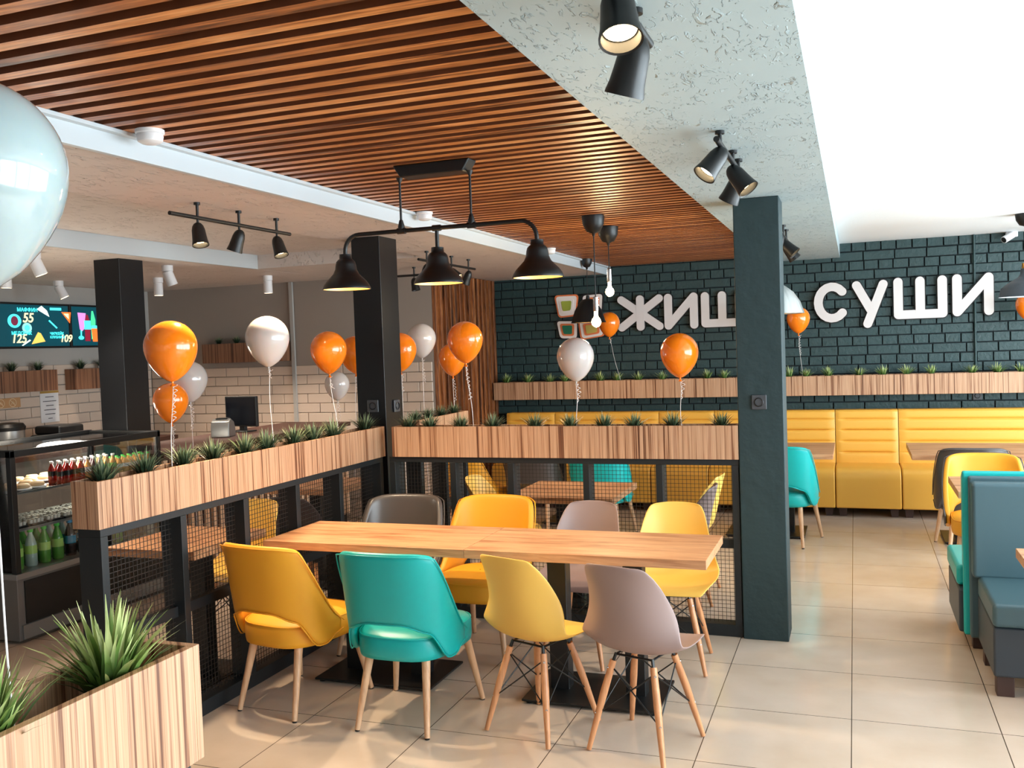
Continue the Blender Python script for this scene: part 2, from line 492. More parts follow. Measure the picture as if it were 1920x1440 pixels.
# short return wall behind the battens, kitchen back wall, left wall
struct(B().box(-4.05, -3.932, 8.56, Y1 + .2, 0, 2.76).obj('wall_middle', 'kwall'))
struct(B().box(X0, -3.93, 8.43, 8.55, 0, 2.76).obj('wall_kitchen', 'kwall'))
struct(B().box(X0 - .12, X0, Y0, 8.55, 0, 2.76).obj('wall_left', 'kwall2'))
b = B(); z = 0; row = 0
while z < 1.58:
    x = X0 - (0.145 if row % 2 else 0)
    while x < -3.95:
        b.box(max(x + .002, X0 + .01), min(x + .288, -3.95), 8.418, 8.44, z + .002, z + .098); x += .29
    z += .1; row += 1
struct(b.obj('wall_kitchen', 'subway', bevel=.006, bseg=1))
b = B(); z = 0; row = 0
while z < 1.62:
    y = 3.0 - (0.145 if row % 2 else 0)
    while y < 8.41:
        b.box(X0 - .01, X0 + .012, y + .002, min(y + .288, 8.415), z + .002, z + .098); y += .29
    z += .1; row += 1
struct(b.obj('wall_left', 'subway', bevel=.006, bseg=1))
# right wall and wall behind the camera, both mostly window openings
b = B().box(X1, X1 + .15, Y0, Y1 + .2, 0, .4).box(X1, X1 + .15, Y0, Y1 + .2, 2.5, 2.76).box(X1, X1 + .15, 8.8, Y1 + .2, .4, 2.5).box(X1, X1 + .15, Y0, .5, .4, 2.5)
struct(b.obj('wall_right', 'ceil_white'))
b = B().box(X0, X1, Y0 - .15, Y0, 0, 2.76)
struct(b.obj('wall_front', 'ceil_white'))
b = B().box(X1 + .03, X1 + .09, .5, 8.8, .4, .46).box(X1 + .03, X1 + .09, .5, 8.8, 2.44, 2.5)
y = .5
while y < 8.81:
    b.box(X1 + .03, X1 + .09, y - .09, y + .09, .46, 2.44); y += 1.66
struct(b.obj('window_1', 'white_pl'))
# batten-clad return wall
b = B(); y = 8.43; i = 0
while y < 10.0:
    w = .052 + .01 * rnd.random()
    b.box(-3.93, -3.86 if i % 2 else -3.89, y, min(y + w, 10.01), 0, 2.478); y += w + .004; i += 1
tag(b.obj('batten_wall_panel', 'slatv', bevel=.004, bseg=1), 'panel of vertical brown pine battens between grey wall and dark brick wall', 'wall panel')

# pillars
b = B().box(-0.627, -0.377, 5.378, 5.63, 0, 2.5)
tag(b.obj('support_pillar', 'pillar_teal', bevel=.006), 'square dark teal painted pillar at the end of the mesh divider', 'pillar', kind='thing')
b = B().box(-3.14, -2.93, 5.5, 5.75, 0, 2.48)
tag(b.obj('support_pillar', 'pillar_black', bevel=.003), 'square black pillar standing in the corner where the two planter dividers meet', 'pillar', kind='thing')
b = B().box(-5.365, -5.125, 5.53, 5.78, 0, 2.48)
tag(b.obj('support_pillar', 'pillar_black', bevel=.003), 'square black pillar behind the display fridge beside the menu screens', 'pillar', kind='thing')


def socket(x, y, z, rz, label, w=.082):
    t = thing('wall_socket', label, 'socket', (x, y, z), rz, 'dark wall sockets')
    B().box(-w / 2, w / 2, -.012, 0, -w / 2, w / 2).obj('cover_frame', 'socket', t, bevel=.004)
    mt = Matrix.Rotation(R(90), 4, 'X')
    B().lathe([(.024, .0), (.026, .016), (.022, .018), (.020, .006), (.0, .006)], 20, mt).obj('socket_face', 'black', t, smooth=40)
    return t


socket(-.508, 5.377, 1.357, 0, 'dark grey socket on the front of the teal pillar')
socket(-2.929, 5.645, 1.345, R(90), 'small grey socket on the lit side of the black corner pillar')
socket(-3.02, 5.499, 1.355, 0, 'black socket on the shaded front of the black corner pillar')
socket(1.11, 10.01, 1.085, 0, 'grey socket on dark brick under the long wall planter')

# ------------------------------------------------------------ grass tufts and planters
def tuft_mesh(name, n, rad, h, seed, material, wid=.007):
    r = random.Random(seed); b = B()
    for i in range(n):
        a = r.uniform(0, 2 * PI); lean = r.uniform(.05, 1.0) ** .8
        L = h * r.uniform(.75, 1.3) * (1 - .2 * lean)
        base = Vector((math.cos(a) * r.uniform(0, .022), math.sin(a) * r.uniform(0, .022), 0))
        d = Vector((math.cos(a), math.sin(a), 0)); sd = Vector((-d.y, d.x, 0)) * math.cos(r.uniform(-.8, .8)) + Vector((0, 0, .3)) * r.uniform(-1, 1)
        sd.normalize(); w = wid * r.uniform(.6, 1.2); k = 5; n0 = len(b.v)
        for j in range(k + 1):
            t = j / k
            p = base + d * (rad * lean * (t * .5 + .65 * t * t)) + Vector((0, 0, 1)) * L * (t - .22 * lean * t ** 2.5)
            ww = w * (1 - t ** 2.2) * (.55 + .9 * t if t < .5 else 1) + .0003
            b.v.append(tuple(p - sd * ww)); b.v.append(tuple(p + Vector((0, 0, 1)).cross(sd) * ww * .25)); b.v.append(tuple(p + sd * ww))
        for j in range(k):
            q = n0 + j * 3
            b.f.append((q, q + 1, q + 4, q + 3)); b.m.append(0)
            b.f.append((q + 1, q + 2, q + 5, q + 4)); b.m.append(0)
    return b.mesh(name, material, smooth=60, recalc=False)


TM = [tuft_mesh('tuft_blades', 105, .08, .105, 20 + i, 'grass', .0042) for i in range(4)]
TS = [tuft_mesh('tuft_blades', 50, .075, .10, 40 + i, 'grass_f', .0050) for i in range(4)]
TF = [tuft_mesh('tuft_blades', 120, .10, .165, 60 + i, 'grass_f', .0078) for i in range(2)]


def tuft(me, loc, label, group, s=1.0, rz=None):
    o = bpy.data.objects.new('grass_tuft', me); COL.objects.link(o)
    o.location = loc; o.scale = (s, s, s); o.rotation_euler = (0, 0, rnd.uniform(0, 6.28) if rz is None else rz)
    return tag(o, label, 'artificial grass', group)


def planter(label, x0, x1, y0, y1, z0, z1, group=None, t=.016, m='zebra'):
    b = B()
    b.box(x0, x1, y0, y0 + t, z0, z1).box(x0, x1, y1 - t, y1, z0, z1).box(x0, x0 + t, y0 + t, y1 - t, z0, z1).box(x1 - t, x1, y0 + t, y1 - t, z0, z1)
    b.box(x0 + t, x1 - t, y0 + t, y1 - t, z0, z0 + .01)
    o = b.obj('planter_box', m, bevel=.0012, bseg=1); tag(o, label, 'planter box', group)
    B().box(x0 + t, x1 - t, y0 + t, y1 - t, z0 + .011, z1 - .055).obj('planter_lining', 'soil', o)
    return o


GP = 'planter boxes on top of the dividers'
planter('long striped wood planter box along the left divider with a row of grass tufts', -3.081, -2.939, 2.985, 5.49, 1.02, 1.22, GP)
planter('striped wood planter box on the divider running between the two pillars', -2.83, -.63, 5.378, 5.52, 1.03, 1.225, GP)
planter('striped wood planter box close to the camera holding two big bright grass tufts', -1.22, -1.077, -.6, 1.305, 1.02, 1.22, GP)
planter('short striped wood planter box running away behind the black corner pillar', -3.02, -2.88, 5.9, 6.78, 1.03, 1.225, GP)
planter('very long striped wood planter fixed along the dark brick wall', -3.84, 3.3, 9.8, 10.01, 1.12, 1.316)
ys = [3.09, 3.34, 3.6, 3.82, 4.07, 4.27, 4.53, 4.73, 4.96, 5.35]
for i, y in enumerate(ys):
    tuft(TM[i % 4], (-3.01, y, 1.18), 'dark green grass tuft in the left divider planter, %s from its near end' % ORD[i], 'grass tufts in the left divider planter', 1.2)
xs = [-2.74, -2.59, -2.37, -2.15, -1.87, -1.64, -1.43, -1.24, -1.01, -0.73]
for i, x in enumerate(xs):
    tuft(TM[(i + 1) % 4], (x, 5.45, 1.185), 'dark green grass tuft in the pillar-to-pillar planter, %s from the black pillar' % ORD[i], 'grass tufts in the planter between the pillars', 1.05)
for i, y in enumerate([5.98, 6.2, 6.42, 6.66]):
    tuft(TM[(i + 2) % 4], (-2.95, y, 1.19), 'dark grass tuft in the short planter behind the black pillar, %s along it' % ORD[i], 'grass tufts in the short planter', .95)
xs = [-3.71, -3.45, -3.19, -3.01, -2.61, -2.42, -2.19, -1.93, -1.46, -1.28, -0.63, -0.46, -0.25, 0.04, 0.26, 0.47, 0.7, 1.05, 1.27, 1.47]
for i, x in enumerate(xs):
    if i < 10:
        lab = 'small grass tuft in the brick wall planter, %s from the batten panel' % ORD[i]
    else:
        lab = 'small grass tuft in the brick wall planter, %s one right of the teal pillar' % ORD[i - 10]
    tuft(TS[i % 4], (x, 9.87, 1.29), lab, 'small grass tufts along the brick wall planter', rnd.uniform(1.0, 1.2))
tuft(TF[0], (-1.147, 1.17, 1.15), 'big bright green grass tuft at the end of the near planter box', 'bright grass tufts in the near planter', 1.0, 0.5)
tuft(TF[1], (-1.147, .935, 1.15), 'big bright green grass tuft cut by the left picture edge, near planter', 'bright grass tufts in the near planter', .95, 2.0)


# ------------------------------------------------------------ mesh dividers
def divider(label, axis, c0, c1, a, bnd, posts, z1, mid=.53, mesh=True, deep=.11, th=.04):
    """axis 'x': runs in x from c0 to c1, y from a to bnd. axis 'y': runs in y, x from a to bnd"""
    t = thing('mesh_divider', label, 'divider', ((c0 + a) / 2 if axis == 'y' else c0, 0, 0) if False else (0, 0, 0), 0, 'black framed mesh dividers')

    def bx(b, u0, u1, v0, v1, z0, zz1):
        return b.box(u0, u1, v0, v1, z0, zz1) if axis == 'x' else b.box(v0, v1, u0, u1, z0, zz1)
    bx(B(), c0, c1, a, bnd, z1 - .035, z1).obj('top_rail', 'frame', t, bevel=.002)
    bx(B(), c0, c1, a + .01, bnd - .01, 0, .07).obj('bottom_rail', 'frame', t, bevel=.002)
    for p in posts:
        bx(B(), p, p + th, a, bnd, .0 if False else .07, z1 - .035).obj('post', 'frame', t, bevel=.002)
    mc = (a + bnd) / 2
    ps = sorted(posts)
    for i in range(len(ps) - 1):
        bx(B(), ps[i] + th, ps[i + 1], mc - .02, mc + .02, mid - .02, mid + .03).obj('cross_rail', 'frame', t, bevel=.002)
        if mesh:
            for zl, zh in ((.07, mid - .02), (mid + .03, z1 - .035)):
                b = B(); w = .0011; u = ps[i] + th + .012
                while u < ps[i + 1]:
                    bx(b, u - w, u + w, mc - w, mc + w, zl, zh); u += .0235
                z = zl + .012
                while z < zh:
                    bx(b, ps[i] + th, ps[i + 1], mc - w, mc + w, z - w, z + w); z += .0235
                b.obj('wire_mesh', 'wire', t)
    return t


divider('black frame divider with wire mesh running between the two pillars', 'x', -2.86, -.63, 5.392, 5.51,
        [-2.86, -2.43, -2.04, -1.555, -1.11, -.672], 1.03)
divider('black frame divider with wire mesh on the left under the long planter', 'y', 3.0, 5.47, -3.07, -2.95,
        [3.0, 3.49, 3.965, 4.44, 4.91, 5.43], 1.02)
divider('black frame divider under the short planter behind the black pillar', 'y', 5.92, 6.76, -3.01, -2.89, [5.92, 6.34, 6.72], 1.03)
divider('black frame under the planter box close to the camera', 'y', -.6, 1.285, -1.205, -1.09, [-.6, .3, 1.2], 1.02, mesh=False)


# ------------------------------------------------------------ seats
def smoothstep(a, b, x):
    t = max(0, min(1, (x - a) / (b - a))); return t * t * (3 - 2 * t)


def uph_shell():
    def fn(iu, iv, off=0):
        u = iu * 2 - 1; s = abs(u)
        zt = .838 - .03 * s * s - .012 * smoothstep(.3, .6, s) - .36 * max(0, (s - .56) / .44) ** 1.05
        zb = .503 - .04 * smoothstep(.1, .45, s) - .13 * smoothstep(.42, .74, s) + .045 * smoothstep(.86, 1.0, s)
        z = zb + (zt - zb) * iv
        t = (z - .36) / .47
        phi = u * R(93)
        a = .246 + .026 * t
        bb = .232 + .075 * t
        cs, sn = math.cos(phi), math.sin(phi)
        x = a * math.copysign(abs(sn) ** .72, sn)
        y = -bb * math.copysign(abs(cs) ** .66, cs) - .012
        return Vector((x, y, z))
    return fn


def upholstered_chair(m_in, m_leg='leg', m_out=None):
    t = thing('upholstered_chair', '', 'chair')
    fn = uph_shell()
    b = B(); b.grid(fn, 28, 10)
    sh = b.obj('backrest', m_in, t, smooth=180, solid=.034, subsurf=1)
    if m_out:
        def fo(iu, iv):
            p = fn(iu, .04 + iv * .92); q = Vector((p.x, p.y + .02, 0)); q.normalize()
            return p + q * .021
        B().grid(fo, 28, 8).obj('outer_back_shell', m_out, t, smooth=180, solid=.008)
    # piping along the edge of the shell
    pts = [fn(i / 40, 1.0) for i in range(41)]
    pipe = B().tube([(p.x * 1.075, p.y * 1.07 - .002, p.z - .012) for p in pts], .0035, 6)
    pts = [fn(i / 40, 0.0) for i in range(41)]
    pipe.tube([(p.x * 1.07, p.y * 1.07 - .002, p.z + .006) for p in pts], .0035, 6)
    pipe.obj('piping', m_out or m_in, sh, smooth=60)
    # seat cushion: rounded outline, domed top

    def outline(k, n=40):
        res = []
        for i in range(n):
            a = 2 * PI * i / n
            c, s = math.cos(a), math.sin(a)
            e = .62
            x = .232 * math.copysign(abs(c) ** e, c); y = .255 * math.copysign(abs(s) ** e, s)
            x *= 1 + .07 * (y / .245)
            res.append((x * k, y * k + .015))
        return res
    b = B(); n = 40; lv = [(.90, .325), (.985, .332), (1.0, .355), (1.0, .415), (.975, .430), (.93, .440), (.72, .452), (.4, .458), (.02, .459)]
    for k, z in lv:
        for x, y in outline(k):
            b.v.append((x, y, z))
    for i in range(len(lv) - 1):
        for j in range(n):
            b.f.append((i * n + j, i * n + (j + 1) % n, (i + 1) * n + (j + 1) % n, (i + 1) * n + j)); b.m.append(0)
    b.f.append(tuple(reversed(range(n)))); b.m.append(0)
    st = b.obj('seat', m_in, t, smooth=70)
    B().tube([(x, y, .431) for x, y in outline(.985)], .0035, 6, closed=True).obj('piping', m_in, st, smooth=60)
    for sx in (-1, 1):
        for fx, fy, tx, ty in ((.237, .25, .185, .185), (.175, -.25, .14, -.16)):
            b = B().tube([(sx * fx, fy, .006), (sx * tx, ty, .345)], [.0125, .021], 14)
            lg = b.obj('leg', m_leg, t, smooth=50)
            B().lathe([(.011, 0), (.0115, .006)], 10, Matrix.Translation((sx * fx, fy, 0)), True, True).obj('glide', 'black', lg)
    return t


def dsw_chair(m_shell, m_leg='leg_o'):
    t = thing('shell_chair', '', 'chair')
    prof = [(.215, .418, .165), (.19, .436, .195), (.12, .438, .222), (.03, .425, .236), (-.06, .418, .240), (-.135, .432, .238), (-.18, .475, .228), (-.205, .55, .210),
            (-.222, .63, .190), (-.24, .71, .174), (-.255, .77, .160), (-.263, .805, .143), (-.267, .824, .108)]

    def fn(iu, iv):
        u = iu * 2 - 1
        q = iv * (len(prof) - 1); i = min(int(q), len(prof) - 2); f = q - i
        y, z, w = (prof[i][k] * (1 - f) + prof[i + 1][k] * f for k in range(3))
        seat = 1 - smoothstep(.35, .62, iv)
        cu = u * u * (.6 + .4 * u * u)
        x = w * u
        side = math.sin(min(1, iv / .5) * PI * .5) if iv < .5 else 1 - .55 * smoothstep(.55, 1, iv)
        z2 = z + cu * (.062 * seat * side + .035 * (1 - seat) * (1 - smoothstep(.6, .9, iv)))
        y2 = y + cu * (.115 * (1 - seat) * (1 - .75 * smoothstep(.55, 1.0, iv)))
        if iv > .97: z2 -= abs(u) ** 3 * .01
        return Vector((x, y2, z2))
    B().grid(fn, 16, 24).obj('seat_shell', m_shell, t, smooth=180, solid=.007, subsurf=1)
    b = B()
    feet = [(-.175, .185), (.175, .185), (.175, -.19), (-.175, -.19)]
    tops = [(-.095, .09), (.095, .09), (.095, -.10), (-.095, -.10)]
    for (fx, fy), (tx, ty) in zip(feet, tops):
        lb = B().tube([(fx, fy, .005), (tx * .6 + fx * .4, ty * .6 + fy * .4, .235), (tx, ty, .375)], [.0105, .0165, .0145], 14)
        lg = lb.obj('leg', m_leg, t, smooth=50)
        o2 = Vector((fx, fy, 0)).normalized()
        sb = B()
        for f in (.42, .92):
            p = Vector((fx + (tx - fx) * f, fy + (ty - fy) * f, .375 * f))
            sb.tube([p + o2 * .010, p + o2 * .0175], .0055, 10)
        sb.obj('bolt', 'chrome', lg)

    def at(i, f):
        fx, fy = feet[i]; tx, ty = tops[i]
        return (fx + (tx - fx) * f, fy + (ty - fy) * f, .375 * f)
    for i in range(4):
        j = (i + 1) % 4
        b.tube([at(i, .93), at(j, .42)], .0032, 6).tube([at(j, .93), at(i, .42)], .0032, 6)
    for i in range(4):
        b.tube([at(i, .94), (tops[i][0] * .9, tops[i][1] * .9, .405)], .007, 6)
        b.tube([(tops[i][0] * .9, tops[i][1] * .9, .40), (tops[(i + 1) % 4][0] * .9, tops[(i + 1) % 4][1] * .9, .40)], .005, 6)
    b.obj('wire_brace', 'black', t, smooth=60)
    return t


protoU, protoS = {}, {}


def put_u(key, mats, loc, rot, label, group='upholstered chairs with wraparound backs'):
    if key not in protoU:
        protoU[key] = upholstered_chair(*mats); o = protoU[key]
    else:
        o = copy_tree(protoU[key])
    return place(o, loc, R(rot), label, group)


def put_s(key, mats, loc, rot, label, group='plastic shell chairs on dowel legs'):
    if key not in protoS:
        protoS[key] = dsw_chair(*mats); o = protoS[key]
    else:
        o = copy_tree(protoS[key])
    return place(o, loc, R(rot), label, group)


Yc, Tc, Dc = ('y_fab',), ('t_fab',), ('d_fab',)
put_u('y', Yc, (-2.62, 3.92, 0), -9, 'mustard yellow upholstered chair nearest the camera, back turned, left end of long table')
put_u('t', Tc, (-1.975, 3.89, 0), 0, 'turquoise upholstered chair, back turned, beside the long table')
put_u('d', Dc, (-2.56, 4.80, 0), 184, 'dark grey-brown upholstered chair across the long table')
put_u('y', Yc, (-2.02, 4.86, 0), 178, 'yellow upholstered chair facing the camera across the long table')
put_s('y', ('p_y',), (-1.352, 3.918, 0), -20, 'yellow plastic shell chair, back turned, between turquoise and taupe chairs')
put_s('g', ('p_g',), (-.866, 3.86, 0), -16, 'taupe plastic shell chair, back turned, at right end of long table')
put_s('g', ('p_g',), (-1.43, 4.85, 0), 176, 'taupe plastic shell chair facing the camera across the long table')
put_s('y', ('p_y', 'leg_o'), (-.93, 4.88, 0), 184, 'yellow plastic shell chair facing the camera by the teal pillar')
# behind the dividers
put_s('y', ('p_y',), (-3.50, 4.62, 0), 178, 'yellow plastic shell chair seen through the left mesh divider')
put_s('dk', ('p_d',), (-3.36, 5.22, 0), -5, 'dark brown shell chair seen through the left mesh divider')
put_s('y', ('p_y',), (-2.30, 6.0, 0), -90, 'yellow shell chair in profile behind the divider, left of small table')
put_s('g', ('p_g',), (-1.08, 5.80, 0), 90, 'taupe shell chair in profile behind the divider beside teal pillar')
put_s('y', ('p_y',), (-1.10, 6.28, 0), 88, 'yellow shell chair in profile behind the taupe one, beyond the divider')
put_u('t', Tc, (-2.12, 8.0, 0), 2, 'turquoise upholstered chair seen through the mesh at the wall bench tables')
put_u('d', Dc, (-2.72, 7.98, 0), -3, 'dark grey-brown upholstered chair at the bench tables, left of turquoise one')
put_u('y', Yc, (-3.3, 7.95, 0), -25, 'yellow upholstered chair near the batten panel, seen through the mesh')
put_u('t', Tc, (-.56, 8.08, 0), -8, 'turquoise upholstered chair just right of the teal pillar, back turned')
put_u('d', Dc, (.83, 8.03, 0), 0, 'dark brown-grey upholstered chair hidden behind yellow chair by the wall table')
put_u('y', Yc, (1.55, 8.05, 0), 0, 'yellow upholstered chair at the right picture edge, at the wall table')
put_u('yd', ('y_fab', 'leg', 'd_fab'), (.84, 7.1, 0), 180, 'yellow upholstered chair with dark outer back behind the turquoise booth seat')


# ------------------------------------------------------------ tables
def table(label, x0, x1, y0, y1, cols=(-.19, .19), base=(.66, .43), z=.75, th=.042, rz=0, group='rectangular oak tables on black pedestals'):
    cx, cy = (x0 + x1) / 2, (y0 + y1) / 2; hx, hy = (x1 - x0) / 2, (y1 - y0) / 2
    t = thing('dining_table', label, 'table', (cx, cy, 0), rz, group)
    B().box(-hx, hx, -hy, hy, z - th, z).obj('tabletop', 'oak', t, bevel=.002)
    for c in cols:
        B().box(c - .048, c + .048, -.04, .04, .02, z - th).obj('pedestal_column', 'black', t, bevel=.004)
    bx_, by_ = base[0] / 2, base[1] / 2
    bp = B().box(-bx_, bx_, -by_, by_, .012, .024).obj('base_plate', 'black', t, bevel=.003)
    B().box(-bx_ + .05, bx_ - .05, -.04, .04, z - th - .01, z - th).obj('top_bracket', 'black', t)
    for sx in (-1, 1):
        for sy in (-1, 1):
            B().lathe([(.016, 0), (.018, .013)], 10, Matrix.Translation((sx * (bx_ - .03), sy * (by_ - .03), 0)), True, True).obj('base_foot', 'black', bp)
    return t


table('left half of the long oak table, beside the yellow and turquoise chairs', -2.925, -1.784, 4.075, 4.63)
table('right half of the long oak table, nearest the teal pillar', -1.782, -.628, 4.075, 4.63)
table('small oak table behind the left mesh divider, nearest the display fridge', -3.67, -3.105, 3.755, 4.36, (0.08,), (.42, .42))
table('small oak table beyond the dark shell chair, behind the left divider', -4.15, -3.45, 5.7, 6.3, (0,), (.42, .42))
table('small square oak table seen through the mesh between the pillars', -2.14, -1.43, 5.6, 6.3, (0,), (.45, .45))
table('oak table at the yellow wall bench, right of the teal pillar', -1.33, -.18, 7.97, 8.86, (-.19, .19), (.66, .5))
table('oak table at the yellow wall bench near the right picture edge', .41, 1.56, 7.97, 8.86, (-.19, .19), (.66, .5))
table('oak table at the yellow wall bench, behind the mesh between the pillars', -3.1, -1.95, 8.3, 9.0, (-.19, .19), (.66, .45))
table('oak table between the yellow chair and the turquoise booth', .57, 1.75, 6.15, 6.8, (-.19, .19), (.66, .43))
table('oak table corner beside the slate booth seat at right edge', .65, 1.83, 3.9, 4.58, (.1, .4), (.66, .43))


# ------------------------------------------------------------ wall bench modules
def rbox(name, m, parent, x0, x1, y0, y1, z0, z1, bev=.02, seg=4):
    return B().box(x0, x1, y0, y1, z0, z1).obj(name, m, parent, bevel=bev, bseg=seg)


def wall_bench(x0, x1, label):
    t = thing('bench_module', label, 'bench', (x0, 9.2, 0), 0, 'yellow padded bench modules along the brick wall')
    w = x1 - x0 - .006
    # backrest with horizontal channels, one surface
    def fn(iu, iv):
        z = .40 + iv * .575
        edge = min(iu, 1 - iu) * w
        qs = (.40, .56, .67, .78, .885, .985); d = 0
        for q0, q1 in zip(qs, qs[1:]):
            if q0 <= z <= q1:
                tt = (z - q0) / (q1 - q0) * 2 - 1; d = 1 - (1 - abs(tt) ** 5) ** .5
        d *= smoothstep(0.0, .08, edge - .015)
        y = .60 - .03 * (1 - d) - .012 * math.sin(PI * min(1, max(0, edge / .05)) / 2) + (.975 - z) * -.06
        if iv > .97: y += .02 * (iv - .97) / .03
        return Vector((iu * w, y, z))
    b = B().grid(fn, 30, 150)
    b.box(0, w, .60, .76, .12, .972)
    b.obj('backrest', 'y_seat', t, smooth=60)
    pts = [(.03, .09), (.03, .36), (.035, .41), (.055, .445), (.09, .462), (.16, .468), (.60, .455), (.60, .09)]
    B().prism([(y, z) for y, z in pts], 'x', 0, w).obj('seat', 'y_seat', t, smooth=50, bevel=.012, bseg=3)
    for fx in (.02, w - .10):
        B().prism([(fx, .09), (fx + .08, .09), (fx + .07, 0), (fx + .012, 0)], 'y', .12, .19).obj('foot', 'foot', t)
    for fx in (.02, w - .10):
        B().box(fx, fx + .07, .62, .69, 0, .12).obj('foot', 'foot', t)
    return t


nm = ['narrow yellow padded bench module at the batten panel end', 'wide yellow bench module behind the mesh, next to the batten end',
      'narrow yellow bench module behind the mesh and orange balloon', 'wide yellow bench module partly hidden by the teal pillar',
      'narrow yellow bench module standing free between two wall tables', 'wide yellow bench module behind the right wall table', 'narrow yellow bench module beyond the right picture edge']
edges = [-3.68, -3.11, -1.955, -1.375, -.19, .39, 1.555, 2.14]
for i in range(6):
    wall_bench(edges[i], edges[i + 1], nm[i])


# ------------------------------------------------------------ booth at right
def booth(label, sgn, yb, x0, x1, m, m2, ztop, sx=.01):
    t = thing('booth_seat', label, 'booth seat', (x0, yb, 0), 0, 'back-to-back booth seats')
    a = lambda y: sgn * y

    def bb(n, mm, xa, xb, ya, yb_, z0, z1, bev=.012):
        ya, yb_ = sorted((a(ya), a(yb_))); return rbox(n, mm, t, xa, xb, ya, yb_, z0, z1, bev, 3)
    w = x1 - x0
    bb('back_frame', m, -.02, w, 0, .045, .10, ztop)
    bb('back_cushion', m, -.015, w, .047, .14, .44, ztop - .02, .02)
    bb('seat_cushion', m, sx, w, .10, .66, .34, .45, .022)
    bb('seat_base', m2, sx + .005, w, .05, .63, .10, .335)
    for x in (.03, w - .1):
        for y in (.10, .53):
            b = B(); y0_, y1_ = sorted((a(y), a(y + .07))); b.box(x, x + .075, y0_, y1_, 0, .10); b.obj('foot', 'foot', t, bevel=.003)
    return t


booth('slate blue leatherette booth seat facing the camera at the right edge', -1, 5.40, .565, 1.9, 'slate', 'slate_d', .955)
booth('turquoise leatherette booth seat facing the brick wall, behind the slate one', 1, 5.405, .54, 1.9, 't_fab', 'slate_d', .975, -.045)


# ------------------------------------------------------------ balloons
def balloon(d, m, name_label, pos, tail_to, group, curl=.18, seed=1, tie=True):
    r = d / 2; h = d * 1.18
    t = thing('balloon', name_label, 'balloon', pos, 0, group)
    prof = []
    for i in range(25):
        a = PI * i / 24
        rr = r * math.sin(a); zz = r * math.cos(a)
        if zz < 0:
            k = -zz / r
            zz *= 1.0 + .36 * k; rr *= (1 - .16 * k * k * k) if k < .98 else .9
            if i > 20: rr = r * math.sin(a) * .82
        prof.append((max(rr, .0005), zz))
    prof[-1] = (.006, prof[-1][1])
    zb = prof[-1][1]
    B().lathe(prof, 36).obj('balloon_body', m, t, smooth=180)
    B().lathe([(.004, zb + .004), (.006, zb - .004), (.0035, zb - .009), (.012, zb - .02), (.010, zb - .021), (.002, zb - .012)], 12).obj('knot', m, t, smooth=60)
    dz = pos[2] + zb - .012 - tail_to[2]
    dx, dy = tail_to[0] - pos[0], tail_to[1] - pos[1]
    rr = random.Random(seed)
    pts = []
    for i in range(13):
        f = i / 12
        pts.append((dx * f + .004 * math.sin(f * 7 + seed), dy * f, zb - .012 - dz * f))
    B().tube(pts, .0017, 6).obj('string', 'ribbon', t, smooth=60)
    pts = []; n = int(curl / .0022)
    for i in range(n):
        f = i / n; w = i * .55
        rad = .007 + .004 * math.sin(i * .11 + seed)
        pts.append((.012 + dx * f * .12 + rad * math.cos(w) + .006 * math.sin(f * 5 + seed), -.004 + rad * .8 * math.sin(w), zb - .014 - curl * f))
    B().tube(pts, .0016, 5).obj('curled_ribbon', 'ribbon', t, smooth=60)
    return t


GO, GW = 'orange balloons on strings', 'white balloons on strings'
BL = [
    (.239, 'orange', 'big orange balloon over the near end of the left planter', (-2.964, 3.496, 1.773), (-3.0, 3.5, 1.17), GO, .17),
    (.239, 'white_b', 'white balloon floating above the middle of the left planter', (-3.047, 4.374, 1.815), (-3.01, 4.33, 1.17), GW, .05),
    (.224, 'orange', 'orange balloon just left of the black corner pillar', (-3.048, 5.01, 1.741), (-3.01, 5.03, 1.17), GO, .08),
    (.237, 'orange', 'orange balloon half hidden on the left of black corner pillar', (-3.473, 6.079, 1.72), (-3.53, 6.1, .755), GO, .14),
    (.195, 'white_b', 'small white balloon low beside the black corner pillar', (-3.865, 6.458, 1.471), (-3.86, 6.28, .755), GW, .16),
    (.235, 'white_b', 'white balloon tucked behind the big orange one', (-4.161, 5.073, 1.581), (-4.15, 5.07, .0), GW, .17),
    (.22, 'orange', 'orange balloon hanging low under the big orange one', (-4.142, 4.861, 1.452), (-4.13, 4.86, .0), GO, .20),
    (.245, 'orange', 'orange balloon half hidden on the right of black corner pillar', (-3.161, 6.195, 1.728), (-3.14, 6.2, .0), GO, .14),
    (.23, 'white_b', 'white balloon right of the black corner pillar before the grey wall', (-3.185, 6.616, 1.81), (-3.16, 6.6, .0), GW, .18),
    (.228, 'orange', 'upper orange balloon of the pair before the batten panel', (-2.334, 5.488, 1.776), (-2.28, 5.46, 1.18), GO, .22),
    (.227, 'orange', 'lower orange balloon of the pair before the batten panel', (-3.082, 6.967, 1.649), (-3.06, 6.95, .0), GO, .2),
    (.229, 'white_b', 'white balloon in front of the logo, above the divider planter', (-1.604, 5.486, 1.645), (-1.6, 5.46, 1.18), GW, .12),
    (.222, 'orange', 'orange balloon below the first sign word, above the divider planter', (-.962, 5.456, 1.651), (-.96, 5.45, 1.18), GO, .12),
    (.225, 'orange', 'small orange balloon beside the logo at the brick wall', (-2.418, 9.571, 1.935), (-2.38, 9.86, 1.28), GO, .06),
    (.225, 'orange', 'small orange balloon at the brick wall right of teal pillar', (-.52, 9.72, 1.901), (-.5, 9.88, 1.28), GO, .2),
    (.225, 'white_b', 'white balloon mostly hidden behind the teal pillar and metal lamp', (-.755, 9.60, 1.93), (-.75, 9.88, 1.28), GW, .15),
    (.23, 'orange', 'orange balloon cut by the right picture edge under the lamp', (1.52, 9.72, 1.94), (1.5, 9.88, 1.28), GO, .15),
]
